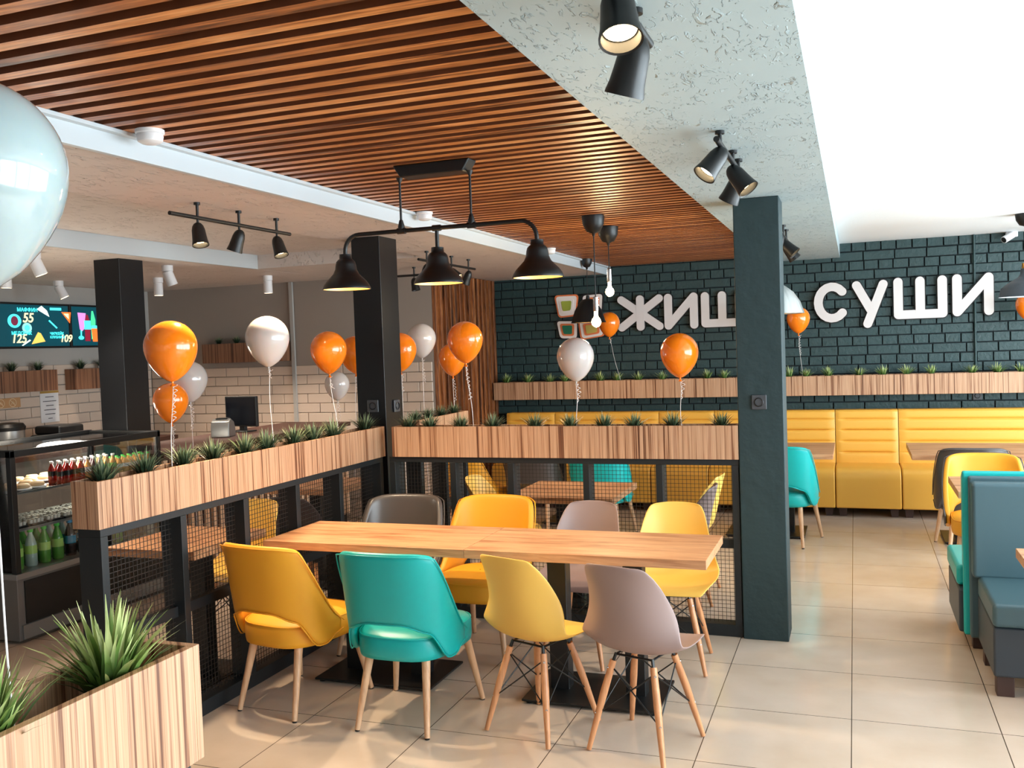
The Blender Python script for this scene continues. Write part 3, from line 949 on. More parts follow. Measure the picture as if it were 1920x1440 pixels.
for i, a in enumerate(BL):
    balloon(*a, seed=i + 1)
balloon(.284, 'pale_b', 'very large pale white balloon cut by the left picture edge', (-1.290, 1.085, 2.022), (-1.16, 1.0, 1.17), GW, .05, 30)


# ------------------------------------------------------------ lamps
def bell(r_rim, h, neck=.03):
    """outer profile of a bell shade, z from rim 0 up to h"""
    return [(r_rim * a, z * h / .165) for a, z in [(1, 0), (1, .004), (.99, .010), (.94, .022), (.84, .038), (.68, .056), (.53, .074), (.45, .094), (.425, .115), (.39, .130), (.31, .140), (.26, .143), (.25, .165)]]


t = thing('pendant_lamp', 'black triple pendant lamp with three bell shades on a pipe arm', 'pendant lamp', (-1.772, 3.885, 0))
b = B()
b.prism([(-.19, 2.56), (.19, 2.56), (.185, 2.55), (.155, 2.505), (-.155, 2.505), (-.185, 2.55)], 'y', -.045, .045)
b.obj('ceiling_canopy', 'black', t, bevel=.008, bseg=3)
zb_ = 2.268
for sx in (-.178, .172):
    B().tube([(sx, 0, 2.51), (sx, 0, zb_)], .0055, 10).lathe([(.014, 0), (.016, .02), (.008, .05)], 12, Matrix.Translation((sx, 0, zb_)), True).lathe([(.016, 0), (.007, -.02)], 12, Matrix.Translation((sx, 0, 2.51)), True).obj('hanging_rod', 'black', t, smooth=50)
pts = [(-.478, 0, 2.15)] + [(-.478 + .075 * (1 - math.cos(a)), 0, zb_ - .075 + .075 * math.sin(a)) for a in [i * PI / 16 for i in range(9)]]
pts += [(.478 - .075 * (1 - math.cos(a)), 0, zb_ - .075 + .075 * math.sin(a)) for a in [i * PI / 16 for i in range(8, -1, -1)]] + [(.478, 0, 2.15)]
B().tube(pts, .010, 12).obj('pipe_arm', 'black', t, smooth=60)
for sx in (-.178, 0, .172):
    B().tube([(sx - .02, 0, zb_), (sx + .02, 0, zb_)], .0145, 12).obj('pipe_joint', 'black', t, smooth=50)
B().tube([(0, 0, zb_), (0, 0, 2.15)], .009, 12).obj('drop_pipe', 'black', t, smooth=50)
for sx in (-.478, 0, .478):
    pr = [(r, z + 2.015) for r, z in bell(.113, .165)]
    sh = B().lathe(pr, 36).obj('lamp_shade', 'black', t, smooth=60)
    B().lathe([(r * .96, z + .002) for r, z in pr[:9]], 36).obj('shade_lining', 'shade_in', sh, smooth=60)
    B().lathe([(.001, 2.035), (.018, 2.04), (.029, 2.06), (.026, 2.085), (.014, 2.105), (.013, 2.13)], 20).obj('bulb', 'bulb', sh, smooth=60)
    for o in sh.children: pass
    sh.location = (sx, 0, 0)
    lamp('pendant_light', (-1.772 + sx, 3.885, 2.02), 9, (1, .75, .45), 'SPOT', .05, (0, 0, -1), 150)


def cup_pendant(label, loc, z_low, cup_r=.055, cup_h=.09, shade=None):
    t = thing('pendant_lamp', label, 'pendant lamp', (loc[0], loc[1], 0), 0, 'single pendant lamps')
    z0 = loc[2]
    B().lathe([(cup_r, z0), (cup_r, z0 - .01), (cup_r * .92, z0 - cup_h * .5), (cup_r * .6, z0 - cup_h * .9), (.012, z0 - cup_h), (.008, z0 - cup_h - .02), (.0, z0 - cup_h - .02)], 24).obj('ceiling_cup', 'black', t, smooth=60)
    return t, z0 - cup_h


for lab, x, y, zl, bs in (('bare bulb pendant on black cord, higher bulb of the pair', -1.66, 6.62, 2.09, .045), ('bare bulb pendant on black cord, lower bulb of the pair', -1.60, 5.99, 1.86, .045)):
    t, zc = cup_pendant(lab, (x, y, 2.56), zl, .075, .115)
    B().tube([(0, 0, zc), (0, 0, zl + .14)], .004, 8).obj('cord', 'black', t)
    B().lathe([(.006, zl + .17), (.017, zl + .165), (.018, zl + .08), (.015, zl + .07)], 16, None, True).obj('lamp_holder', 'chrome', t, smooth=50)
    B().lathe([(.001, zl - .034), (.016, zl - .029), (.028, zl - .016), (.032, zl), (.028, zl + .017), (.016, zl + .033), (.012, zl + .05), (.012, zl + .075)], 24).obj('bulb', 'bulb', t, smooth=60)
    lamp('bulb_light', (x, y, zl - .06), 8, (1, .74, .42))
t, zc = cup_pendant('black cone pendant lamp hanging in front of the wall logo', (-2.47, 8.95, 2.56), 2.0, .055, .085)
B().tube([(0, 0, zc), (0, 0, 2.14)], .003, 8).obj('cord', 'black', t)
sh = B().lathe([(.175, 1.93), (.165, 1.95), (.135, 2.05), (.085, 2.13), (.05, 2.16), (.02, 2.165), (.015, 2.20)], 36).obj('lamp_shade', 'black', t, smooth=50)
B().lathe([(.165, 1.935), (.13, 2.045), (.08, 2.125), (.0, 2.15)], 36).obj('shade_lining', 'shade_in', sh, smooth=50)
B().lathe([(.001, 1.955), (.03, 1.97), (.03, 2.0), (.015, 2.04)], 16).obj('bulb', 'bulb', sh, smooth=60)
lamp('pendant_light', (-2.47, 8.95, 1.93), 6, (1, .74, .42), 'SPOT', .05, (0, 0, -1), 150)
# ribbed aluminium pendant beside the teal pillar
t, zc = cup_pendant('silver ribbed metal dome pendant peeking out behind the teal pillar', (-.535, 7.0, 2.5), 1.9)
B().tube([(0, 0, zc), (0, 0, 2.2)], .004, 8).obj('cord', 'black', t)
b = B(); seg = 72
pr = [(.205, 1.885), (.198, 1.90), (.175, 1.97), (.13, 2.04), (.075, 2.085), (.045, 2.10), (.038, 2.12), (.03, 2.17), (.02, 2.20)]
for r_, z_ in pr:
    for j in range(seg):
        w = 2 * PI * j / seg; rr = r_ * (1 + (.018 * math.cos(24 * w) if .05 < r_ < .2 else 0))
        b.v.append((rr * math.cos(w), rr * math.sin(w), z_))
for i in range(len(pr) - 1):
    for j in range(seg):
        b.f.append((i * seg + j, i * seg + (j + 1) % seg, (i + 1) * seg + (j + 1) % seg, (i + 1) * seg + j)); b.m.append(0)
sh = b.obj('lamp_shade', 'silver', t, smooth=60)
B().lathe([(.195, 1.89), (.165, 1.965), (.12, 2.03), (0, 2.08)], 36).obj('shade_lining', 'shade_in', sh, smooth=50)
# green-grey factory pendant at the right edge
t, zc = cup_pendant('dark enamel factory pendant lamp at the right picture edge', (1.31, 8.5, 2.64), 1.98, .075, .10)
B().tube([(0, 0, zc), (0, 0, 2.24)], .004, 8).obj('cord', 'white_pl', t)
B().lathe([(.0, 2.25), (.03, 2.245), (.032, 2.20), (.028, 2.19)], 20).obj('brass_collar', mat('brass', (200, 150, 80), .3, metal=.9), t, smooth=50)
sh = B().lathe([(.205, 1.975), (.20, 1.98), (.185, 2.045), (.13, 2.09), (.06, 2.13), (.042, 2.16), (.038, 2.20), (.02, 2.205)], 40).obj('lamp_shade', 'slate_d', t, smooth=50)
B().lathe([(.20, 1.976), (.18, 2.04), (.12, 2.085), (0, 2.12)], 36).obj('shade_lining', 'trim', sh, smooth=50)


def track(label, base, length, heads, axis='y', zc=2.5, drop=.075, scale=1.0, gl=True, arm=.06, pw=10):
    """base = start point of bar (x,y); heads = list of (offset, aim vector, lit)"""
    t = thing('track_light', label, 'track light', (base[0], base[1], zc), 0, 'black three-head spotlight bars')
    v = Vector((0, 1, 0)) if axis == 'y' else Vector((1, 0, 0))
    s = scale
    B().tube([v * 0 + Vector((0, 0, -drop)), v * length + Vector((0, 0, -drop))], .0125 * s, 14).obj('bar', 'black', t, smooth=50)
    for off, aim, lit, *ex in heads:
        arm_ = ex[0] if ex else arm
        p = v * off
        B().tube([p, p + Vector((0, 0, -drop))], .009 * s, 10).lathe([(.02 * s, 0), (.02 * s, -.012)], 14, Matrix.Translation(p), True, True).obj('mount', 'black', t, smooth=50)
        a = Vector(aim).normalized()
        j = p + Vector((0, 0, -drop - arm_ * s))
        hd = B().tube([p + Vector((0, 0, -drop)), j], .0075 * s, 8)
        q = a.to_track_quat('Z', 'Y').to_matrix().to_4x4(); q.translation = j - a * .01
        pr = [(.001, -.020 * s), (.012 * s, -.018 * s), (.024 * s, -.010 * s), (.034 * s, .006 * s), (.040 * s, .03 * s), (.043 * s, .07 * s), (.046 * s, .10 * s), (.051 * s, .125 * s), (.051 * s, .13 * s), (.046 * s, .127 * s), (.040 * s, .08 * s)]
        hd.lathe(pr, 28, q)
        ho = hd.obj('spot_head', 'black', t, smooth=50)
        B().lathe([(.0005, .097 * s), (.0395 * s, .099 * s)], 24, q).obj('lamp_face', 'emit_w' if lit else 'chrome', ho)
        if lit and gl:
            w = Vector((base[0], base[1], zc)) + j + a * .14 * s
            lamp('spot_light', w, pw, (1, .78, .52), 'SPOT', .03, a, 110)
    return t


track('black three-head spotlight bar on the beige ceiling left of the triple pendant', (-3.02, 3.60, 2.48), 1.0,
      [(.2, (.25, -.15, -1), 1), (.53, (-.35, -.1, -1), 0), (.87, (.35, -.1, -1), 1)], zc=2.48, scale=.80, pw=70)
track('black spotlight bar on the beige ceiling behind the middle pendant shade', (-3.09, 6.42, 2.48), 1.12,
      [(.15, (-.3, 0, -1), 0), (.62, (.9, -.1, -.8), 1), (.98, (-.5, .1, -1), 0)], zc=2.48, scale=.8, pw=40)
track('black spotlight bar half hidden right of the black corner pillar', (-4.2, 7.75, 2.48), .6,
      [(.12, (0, 0, -1), 0), (.42, (.15, 0, -1), 0)], zc=2.48, axis='x', scale=.8)
track('largest black spotlight bar at the top edge on the textured ceiling', (-.47, 1.40, 2.5), .96,
      [(.1, (.3, -.35, -1), 1), (.62, (.15, -.4, -1), 1), (.80, (-.35, .2, -1), 0, .055)], scale=.95, drop=.035, arm=.0)
track('black three-head spotlight bar on the textured ceiling above the teal pillar', (-.46, 3.50, 2.5), .82,
      [(.10, (-.7, -.5, -1), 1), (.50, (.75, -.2, -1), 1), (.70, (-.55, .25, -1), 0)], scale=.9, drop=.05, arm=.04)
track('black spotlight bar on the textured ceiling behind the teal pillar', (-.45, 6.3, 2.5), .9,
      [(.12, (-.4, 0, -1), 0), (.50, (.9, -.1, -.9), 1), (.8, (.6, .2, -.9), 0)], scale=.9)


def can(label, x, y, aim, z=2.48):
    t = thing('ceiling_spotlight', label, 'ceiling spotlight', (x, y, z), 0, 'white cylindrical ceiling spotlights')
    B().lathe([(.045, 0), (.045, -.045), (.03, -.05)], 20, None, True, True).obj('mounting_collar', 'white_pl', t, smooth=40)
    a = Vector(aim).normalized(); q = a.to_track_quat('Z', 'Y').to_matrix().to_4x4(); q.translation = Vector((0, 0, -.05))
    h = B().lathe([(.02, -.01), (.04, 0), (.042, .115), (.038, .116), (.034, .10)], 22, q, True).obj('lamp_tube', 'white_pl', t, smooth=40)
    B().lathe([(.0005, .098), (.035, .10)], 20, q).obj('lamp_face', 'emit_w', h)
    lamp('can_light', Vector((x, y, z - .05)) + a * .13, 55, (1, .84, .68), 'SPOT', .03, a, 95)


can('white ceiling spotlight next to the large pale balloon', -5.24, 4.87, (.25, .3, -1))
can('white ceiling spotlight at the left picture edge above the menu screens', -6.19, 5.48, (-.05, 0, -1))
can('white ceiling spotlight tilted over the menu screens', -6.95, 6.72, (.35, .3, -1))
can('white ceiling spotlight just right of the black fridge pillar, lower one', -6.11, 7.08, (0, 0, -1))
can('white ceiling spotlight just right of the black fridge pillar, tilted one', -5.26, 6.21, (.2, .3, -1))
can('white ceiling spotlight standing alone in front of the grey kitchen wall', -5.26, 7.6, (0, 0, -1))


def detector(label, x, y, z=2.56, s=1):
    t = thing('smoke_detector', label, 'smoke detector', (x, y, z), 0, 'white smoke detectors')
    B().lathe([(.052 * s, 0), (.052 * s, -.012), (.045 * s, -.016)], 24, None, True, True).obj('mounting_disc', 'white_pl', t, smooth=40)
    B().lathe([(.046 * s, -.016), (.048 * s, -.022), (.044 * s, -.042), (.03 * s, -.05), (.001, -.05)], 24).obj('sensor_dome', 'white_pl', t, smooth=40)


detector('white smoke detector on the slatted ceiling edge near the pale balloon', -2.42, 2.80)
detector('white smoke detector on the slatted ceiling edge behind the triple pendant', -2.46, 5.22)
detector('white smoke detector on the slatted ceiling behind the right bell shade', -2.46, 7.75, s=.9)
t = thing('security_camera', 'white bullet security camera where brick wall meets the ceiling', 'security camera', (1.40, 9.95, 2.62))
B().box(-.03, .07, .0, .06, -.03, .02).obj('mounting_plate', 'white_pl', t, bevel=.004)
q = Vector((-.75, -.6, -.45)).to_track_quat('Z', 'Y').to_matrix().to_4x4(); q.translation = Vector((.01, -.02, -.02))
h = B().lathe([(.02, -.03), (.032, -.02), (.033, .10), (.028, .102)], 20, q, True).obj('camera_tube', 'white_pl', t, smooth=40)
B().lathe([(.0005, .098), (.026, .10)], 20, q).obj('lens', 'black', h)
tag(B().tube([(1.10, 10.0, 2.64), (1.10, 10.0, 1.33)], .011, 10).obj('cable_conduit', 'brick', smooth=60), 'thin painted cable conduit running down the brick wall behind sign', 'conduit')
tag(B().box(-5.56, -5.52, 8.395, 8.42, .9, 2.478).obj('cable_duct', 'kwall2'), 'narrow grey vertical cable duct on the kitchen wall', 'cable duct')

# ------------------------------------------------------------ wall sign letters
def strokes(x0, x1, z0, z1, lines, wd=.042):
    b = B(); k = 0
    for ln in lines:
        P = [(x0 + wd + (x1 - x0 - 2 * wd) * u, z0 + wd + (z1 - z0 - 2 * wd) * v) for u, v in ln]
        for i, (px, pz) in enumerate(P):
            b.prism([(px + wd * math.cos(a), pz + wd * math.sin(a)) for a in [2 * PI * q / 24 for q in range(24)]], 'y', 9.958 - k * .0004, 9.985); k += 1
            if i:
                qx, qz = P[i - 1]; dx, dz = px - qx, pz - qz; L = math.hypot(dx, dz) or 1; nx, nz = -dz / L * wd, dx / L * wd
                b.prism([(qx + nx, qz + nz), (px + nx, pz + nz), (px - nx, pz - nz), (qx - nx, qz - nz)], 'y', 9.958 - k * .0004, 9.985); k += 1
    return b


def letter(label, x0, x1, z0, z1, lines):
    o = strokes(x0, x1, z0, z1, lines).obj('sign_letter', 'sign'); tag(o, label, 'sign letter', 'white letters of the wall sign')
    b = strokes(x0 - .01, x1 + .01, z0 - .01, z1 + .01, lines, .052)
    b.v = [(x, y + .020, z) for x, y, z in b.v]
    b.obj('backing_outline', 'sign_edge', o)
    return o


arc = [(0.5 + .5 * math.cos(a), 0.5 + .5 * math.sin(a)) for a in [R(42 + i * 276 / 16) for i in range(17)]]
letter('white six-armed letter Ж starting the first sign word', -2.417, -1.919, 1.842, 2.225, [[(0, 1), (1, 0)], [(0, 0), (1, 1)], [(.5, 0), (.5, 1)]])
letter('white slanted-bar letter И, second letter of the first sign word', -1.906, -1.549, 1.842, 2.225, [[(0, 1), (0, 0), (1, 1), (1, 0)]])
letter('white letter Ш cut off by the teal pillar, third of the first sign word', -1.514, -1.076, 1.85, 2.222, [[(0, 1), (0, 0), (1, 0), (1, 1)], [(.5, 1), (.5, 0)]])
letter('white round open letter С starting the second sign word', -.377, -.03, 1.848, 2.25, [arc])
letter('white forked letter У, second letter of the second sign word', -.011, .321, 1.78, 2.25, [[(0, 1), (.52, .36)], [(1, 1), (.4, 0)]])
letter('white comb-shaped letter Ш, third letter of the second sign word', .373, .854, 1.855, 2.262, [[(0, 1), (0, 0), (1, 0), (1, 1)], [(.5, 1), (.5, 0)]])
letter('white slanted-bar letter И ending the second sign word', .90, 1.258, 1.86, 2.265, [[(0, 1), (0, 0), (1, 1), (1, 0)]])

# sushi-roll logo: four rounded tiles of nested outlines
lo = thing('shop_logo', 'logo of four rounded sushi-roll tiles on the dark brick wall', 'logo', (0, 0, 0))
C_or = mat('logo orange', (222, 120, 70), .4); C_wh = mat('logo white', (232, 222, 216), .4); C_gr = mat('logo green', (150, 160, 60), .4)
C_dg = mat('logo dark green', (20, 110, 80), .4); C_ol = mat('logo olive', (196, 176, 90), .4); C_bk = mat('logo black', (20, 20, 24), .5)


def rquad(q, inset, y, th=.012, rad=.045):
    cx = sum(p[0] for p in q) / 4; cz = sum(p[1] for p in q) / 4
    P = [(cx + (x - cx) * inset, cz + (z - cz) * inset) for x, z in q]; out = []
    r_ = rad * inset
    for i in range(4):
        a, c, d = P[i - 1], P[i], P[(i + 1) % 4]
        l1 = math.hypot(a[0] - c[0], a[1] - c[1]); l2 = math.hypot(d[0] - c[0], d[1] - c[1])
        s = (c[0] + (a[0] - c[0]) / l1 * r_, c[1] + (a[1] - c[1]) / l1 * r_); e = (c[0] + (d[0] - c[0]) / l2 * r_, c[1] + (d[1] - c[1]) / l2 * r_)
        for k in range(7):
            t_ = k / 6; out.append(((1 - t_) ** 2 * s[0] + 2 * t_ * (1 - t_) * c[0] + t_ * t_ * e[0], (1 - t_) ** 2 * s[1] + 2 * t_ * (1 - t_) * c[1] + t_ * t_ * e[1]))
    return B().prism(out, 'y', y - th, y)


Q = [([(-3.145, 2.275), (-2.86, 2.275), (-2.895, 2.035), (-3.10, 2.02)], (C_or, C_wh, C_wh, C_gr)),
     ([(-2.83, 2.27), (-2.57, 2.28), (-2.59, 2.05), (-2.82, 2.04)], (C_bk, C_wh, C_or, C_gr)),
     ([(-3.14, 2.0), (-2.87, 1.99), (-2.88, 1.77), (-3.10, 1.78)], (C_bk, C_wh, C_or, C_dg)),
     ([(-2.88, 1.985), (-2.58, 1.98), (-2.575, 1.80), (-2.85, 1.765)], (C_or, C_wh, C_or, C_ol))]
for q, cs in Q:
    base = rquad(q, 1.0, 9.995).obj('logo_tile', [cs[0]], lo)
    for k, (ins, c_) in enumerate(zip((.87, .62, .44), cs[1:])):
        rquad(q, ins, 9.983 - .005 * k, .006).obj('logo_ring', [c_], base)

# ------------------------------------------------------------ kitchen side
# display fridge
fr = thing('display_fridge', 'long black glass display fridge filled with bottles and food', 'display fridge', (0, 0, 0))
FX, FY0, FY1 = -4.82, 4.22, 5.525
B().box(-5.5, FX, FY0, FY1, .02, .40).obj('fridge_base', 'greypanel', fr, bevel=.004)
B().box(FX - .001, FX + .008, FY0 + .05, FY1 - .03, .12, .385).obj('grille_panel', 'black', fr)
B().box(FX - .001, FX + .012, FY0 + .02, FY1 - .02, .03, .115).obj('kick_plate', 'inox', fr)
B().box(-5.5, FX + .012, FY0 - .01, FY1, .40, .435).obj('fridge_floor', 'inox', fr, bevel=.003)
for x, y in ((FX - .05, FY0), (FX - .05, FY1 - .03), (-5.5, FY0), (-5.5, FY1 - .03)):
    B().box(x + .012, x + .05, y, y + .03 if y > 5 else y + .04, .435, 1.15).obj('corner_post', 'black', fr, bevel=.003)
B().box(-5.5, -5.46, FY0, FY1, 1.15, 1.20).box(FX - .04, FX, FY0, FY1, 1.15, 1.19).box(-5.5, FX, FY0, FY0 + .035, 1.15, 1.195).box(-5.5, FX, FY1 - .03, FY1, 1.15, 1.195).obj('top_frame', 'black', fr, bevel=.003)
B().box(-5.46, FX - .04, FY0 + .035, FY1 - .03, 1.178, 1.183).obj('glass_top', 'glass', fr)
B().box(FX - .012, FX - .008, FY0 + .055, FY1 - .03, .437, 1.15).obj('glass_front', 'glass', fr)
B().box(-5.45, FX - .05, FY0 + .01, FY0 + .014, .437, 1.15).obj('glass_side', 'glass', fr)
for z in (.69, .92):
    B().box(-5.40, FX - .06, FY0 + .06, FY1 - .05, z - .008, z).obj('fridge_shelf', 'shelf_g', fr)
    B().box(FX - .066, FX - .06, FY0 + .06, FY1 - .05, z - .012, z + .004).obj('shelf_edge', 'inox', fr)
lamp('fridge_light', (-5.1, 4.9, 1.14), 26, (1, .9, .75), size=.2)


def bottle(h, r, m_body, m_cap, m_lab, name='drink_bottle'):
    t = thing(name, '', 'bottle')
    B().lathe([(.001, 0), (r * .9, 0), (r, .01), (r, h * .3), (r * .94, h * .42), (r, h * .52), (r * .96, h * .58), (r * .72, h * .72), (r * .42, h * .83), (r * .36, h * .88), (r * .36, h * .93)], 16).obj('bottle_body', m_body, t, smooth=50)
    B().lathe([(r * .46, h * .905), (r * .50, h * .91), (r * .50, h), (.0005, h)], 14).obj('cap', m_cap, t, smooth=50)
    B().lathe([(r * 1.01, h * .34), (r * 1.01, h * .56)], 16).obj('label_band', m_lab, t, smooth=50)
    return t


mk = lambda n, c, r=.25: mat(n, c, r)
Gb, Db, Cb = mk('green bottle', (86, 150, 60), .12), mk('cola bottle', (26, 14, 14), .12), mk('clear bottle', (170, 190, 180), .12)
Rb, Pb, Ob = mk('red juice', (150, 24, 16), .15), mk('purple juice', (56, 18, 34), .15), mk('amber juice', (206, 150, 84), .15)
cg, cw, cb_, cn = mk('green cap', (96, 210, 90)), mk('white cap', (230, 226, 220)), mk('blue cap', (60, 160, 215)), mk('navy cap', (20, 30, 60))
lg_, lb_, lw_, lr_ = mk('lime label', (170, 210, 110)), mk('cyan label', (20, 130, 170)), mk('white label', (225, 220, 214)), mk('black label', (40, 36, 34))
kinds = {'green': (Gb, cg, lg_), 'cola': (Db, cb_, lb_), 'clear': (Cb, cg, lg_), 'dark': (Db, cn, lw_), 'water': (Cb, cb_, lb_)}
rows = [('green', 'clear', 'green', 'green', 'cola', 'cola', 'dark', 'dark', 'green', 'cola', 'dark', 'clear'),
        ('clear', 'green', 'green', 'clear', 'water', 'dark', 'dark', 'clear', 'green', 'cola', 'dark', 'clear'),
        ('green', 'clear', 'cola', 'water', 'water', 'dark', 'clear', 'clear', 'green', 'cola', 'water', 'clear')]
cname = {'green': 'green soda bottle', 'cola': 'dark cola bottle with blue cap', 'clear': 'clear soda bottle with green cap', 'dark': 'dark bottle with navy cap', 'water': 'clear bottle with blue cap'}
protoB = {}
rown = ['front row', 'middle row', 'back row']
for ri, rw in enumerate(rows):
    for ci, k in enumerate(rw):
        if k not in protoB:
            o = bottle(.238, .036, *kinds[k]); protoB[k] = o
        else:
            o = copy_tree(protoB[k])
        place(o, (-4.93 - ri * .1, FY0 + .11 + ci * .105 + (ri % 2) * .03, .436), rnd.uniform(0, 6), '%s, fridge floor, %s, %s from near end' % (cname[k], rown[ri], ORD[ci]), 'bottles on the fridge floor')
tops = [('red', Rb, cw, lr_, 4), ('amber', Ob, cw, lw_, 1), ('purple', Pb, cw, lr_, 2), ('pale amber', Ob, cw, lg_, 2), ('jar', Ob, cg, lw_, 6)]
ci = 0
for nm_, mb, mc, ml, n in tops:
    p0 = None
    for k in range(n):
        for ri in range(2):
            if p0 is None: o = p0 = bottle(.145 if nm_ != 'jar' else .115, .024, mb, mc, ml)
            else: o = copy_tree(p0)
            lab = ('glass jar of pale drink' if nm_ == 'jar' else nm_ + ' juice bottle with white cap') + ', top fridge shelf, %s, %s along' % (rown[ri], ORD[ci + k])
            place(o, (-4.93 - ri * .075, 4.70 + (ci + k) * .058, .921), 0, lab, 'small bottles on the top fridge shelf')
    ci += n
# food on shelves
bread = mk('pale pastry', (222, 190, 150), .6); tray_m = mk('black food tray', (22, 22, 24), .3); rice = mk('white roll', (214, 206, 196), .5); nori = mk('dark filling', (70, 48, 40), .5)
pp = None
for k in range(10):
    for ri in range(2):
        if pp is None:
            pp = thing('wrapped_sandwich', '', 'wrapped sandwich')
            B().lathe([(.001, 0), (.05, 0), (.056, .008), (.052, .014), (.0005, .016)], 18).obj('paper_plate', 'white_pl', pp, smooth=40)
            B().lathe([(.001, .014), (.04, .016), (.044, .026), (.034, .04), (.0005, .044)], 18).obj('filled_bun', [bread], pp, smooth=60)
            o = pp
        else: o = copy_tree(pp)
        place(o, (-4.95 - ri * .13, 4.33 + k * .115 if ri else 4.30 + k * .035 * 3.3, .921) if (4.33 + k * .115 < 4.66) else (-5.17 - ri * .11, 4.33 + k * .115, .921), 0,
              'pale filled bun on a plate, top fridge shelf, %s, %s along' % (rown[ri], ORD[k]), 'buns on the top fridge shelf')
pp = None
for k in range(9):
    for ri in range(3):
        if pp is None:
            pp = thing('sushi_tray', '', 'sushi tray')
            B().box(-.05, .05, -.06, .06, 0, .014).obj('plastic_tray', [tray_m], pp, bevel=.003)
            for i in range(2):
                for j in range(4):
                    r0 = B().lathe([(.001, .014), (.011, .014), (.012, .036), (.004, .038)], 10, Matrix.Translation((-.022 + i * .044, -.042 + j * .028, 0))).obj('sushi_roll', [rice], pp, smooth=40)
            o = pp
        else: o = copy_tree(pp)
        place(o, (-4.95 - ri * .12, 4.35 + k * .135, .691), 0, 'black tray of sushi rolls on the middle fridge shelf, %s, %s along' % (rown[ri], ORD[k]), 'sushi trays on the middle fridge shelf')

# slatted counter continuing from the fridge
ct = thing('serving_counter', 'kitchen counter with pale and dark vertical slats below its top', 'counter', (0, 0, 0))
B().box(-5.5, -4.84, 5.79, 8.2, .1, .98).box(-5.11, -4.84, 5.535, 5.79, .1, .98).obj('counter_body', 'counter_d', ct)
b = B(); y = 5.54
while y < 8.18:
    b.box(-4.84, -4.815, y, y + .045, .1, .965); y += .09
b.obj('slat_front', 'counter_l', ct, bevel=.002, bseg=1)
B().box(-5.55, -4.80, 5.79, 8.25, .98, 1.02).box(-5.115, -4.80, 5.53, 5.79, .98, 1.02).obj('counter_top', 'counter_d', ct, bevel=.003)
B().box(-5.48, -4.86, 5.79, 8.2, 0, .1).obj('plinth', 'black', ct)
# box planter on the fridge top? -> small menu holder on counter, monitor and till
t = thing('cash_monitor', 'black flat monitor standing on the kitchen counter', 'monitor', (-5.33, 7.2, 1.02), R(-8))
B().box(-.19, .19, -.018, .018, .05, .33).obj('monitor_housing', 'black', t, bevel=.006)
B().box(-.175, .175, -.0195, -.0175, .065, .315).obj('screen', mat('dark screen', (10, 14, 22), .12), t)
B().box(-.03, .03, -.01, .03, 0, .08).box(-.10, .10, -.06, .08, 0, .012).obj('stand', 'black', t, bevel=.003)
t = thing('receipt_printer', 'small grey rounded till machine in front of the monitor', 'till', (-5.2, 6.75, 1.02), R(20))
B().prism([(-.10, 0), (.10, 0), (.10, .06), (.06, .13), (-.02, .16), (-.08, .14), (-.10, .08)], 'x', -.08, .08).obj('housing', 'inox', t, bevel=.01, bseg=3)
B().box(-.05, .05, -.04, .05, .158, .165).obj('paper_slot', 'black', t)
# back counter along left wall with appliances
bc = thing('back_counter', 'long back counter under the tiled wall behind the fridge', 'counter', (0, 0, 0))
B().box(-7.41, -6.72, 3.2, 7.9, .1, .88).obj('cabinet_body', 'greypanel', bc)
B().box(-7.415, -6.70, 3.15, 7.95, .88, .92).obj('worktop', 'counter_d', bc, bevel=.003)
t = thing('coffee_urn', 'round steel urn with black lid on the back counter', 'urn', (-6.98, 6.1, .92))
B().lathe([(.001, 0), (.13, 0), (.14, .02), (.14, .22)], 28).obj('urn_body', 'inox', t, smooth=40)
B().lathe([(.145, .22), (.15, .25), (.13, .28), (.05, .29), (.001, .29)], 28).obj('lid', 'black', t, smooth=40)
t = thing('toaster_grill', 'low black appliance on the back counter left of fridge pillar', 'appliance', (-6.98, 6.72, .92))
B().box(-.17, .17, -.24, .24, 0, .14).obj('appliance_body', 'black', t, bevel=.02)
B().box(-.15, .15, -.2, .1, .14, .22).obj('upper_plate', 'black', t, bevel=.02)
for i, yy in enumerate((5.55, 5.8)):
    t = thing('steel_canister', 'steel canister on the back counter seen through the fridge, %s one' % ('near' if i == 0 else 'far'), 'canister', (-7.05, yy, .92), 0, 'steel canisters')
    B().lathe([(.001, 0), (.07, 0), (.07, .2), (.06, .21)], 20).obj('canister_body', 'inox', t, smooth=40)
    B().lathe([(.065, .205), (.05, .23), (.001, .235)], 20).obj('lid', 'black', t, smooth=40)
# pale leaflet box on the fridge side
planter('small striped wood planter on the kitchen wall left of cable duct', -6.6, -5.58, 8.27, 8.415, 1.655, 1.86, m='zebra_d')
for i, x in enumerate((-6.43, -6.2, -5.98, -5.75)):
    tuft(TM[i], (x, 8.34, 1.85), 'dark grass tuft on the kitchen wall planter, %s from its left end' % ORD[i], 'grass tufts on the kitchen wall planter', .8)
planter('striped wood wall planter under the menu screens, at left picture edge', -7.415, -7.27, 5.7, 6.96, 1.455, 1.655, m='zebra_d')
planter('striped wood wall planter under the menu screens, beside the fridge pillar', -7.415, -7.27, 7.19, 8.2, 1.445, 1.65, m='zebra_d')
for i, y in enumerate((6.0, 6.24, 6.5, 6.8, 7.32, 7.6, 7.9)):
    tuft(TM[i % 4], (-7.34, y, 1.645), 'dark grass tuft in a wall planter below the menu screens, %s from the left' % ORD[i], 'grass tufts below the menu screens', .95)

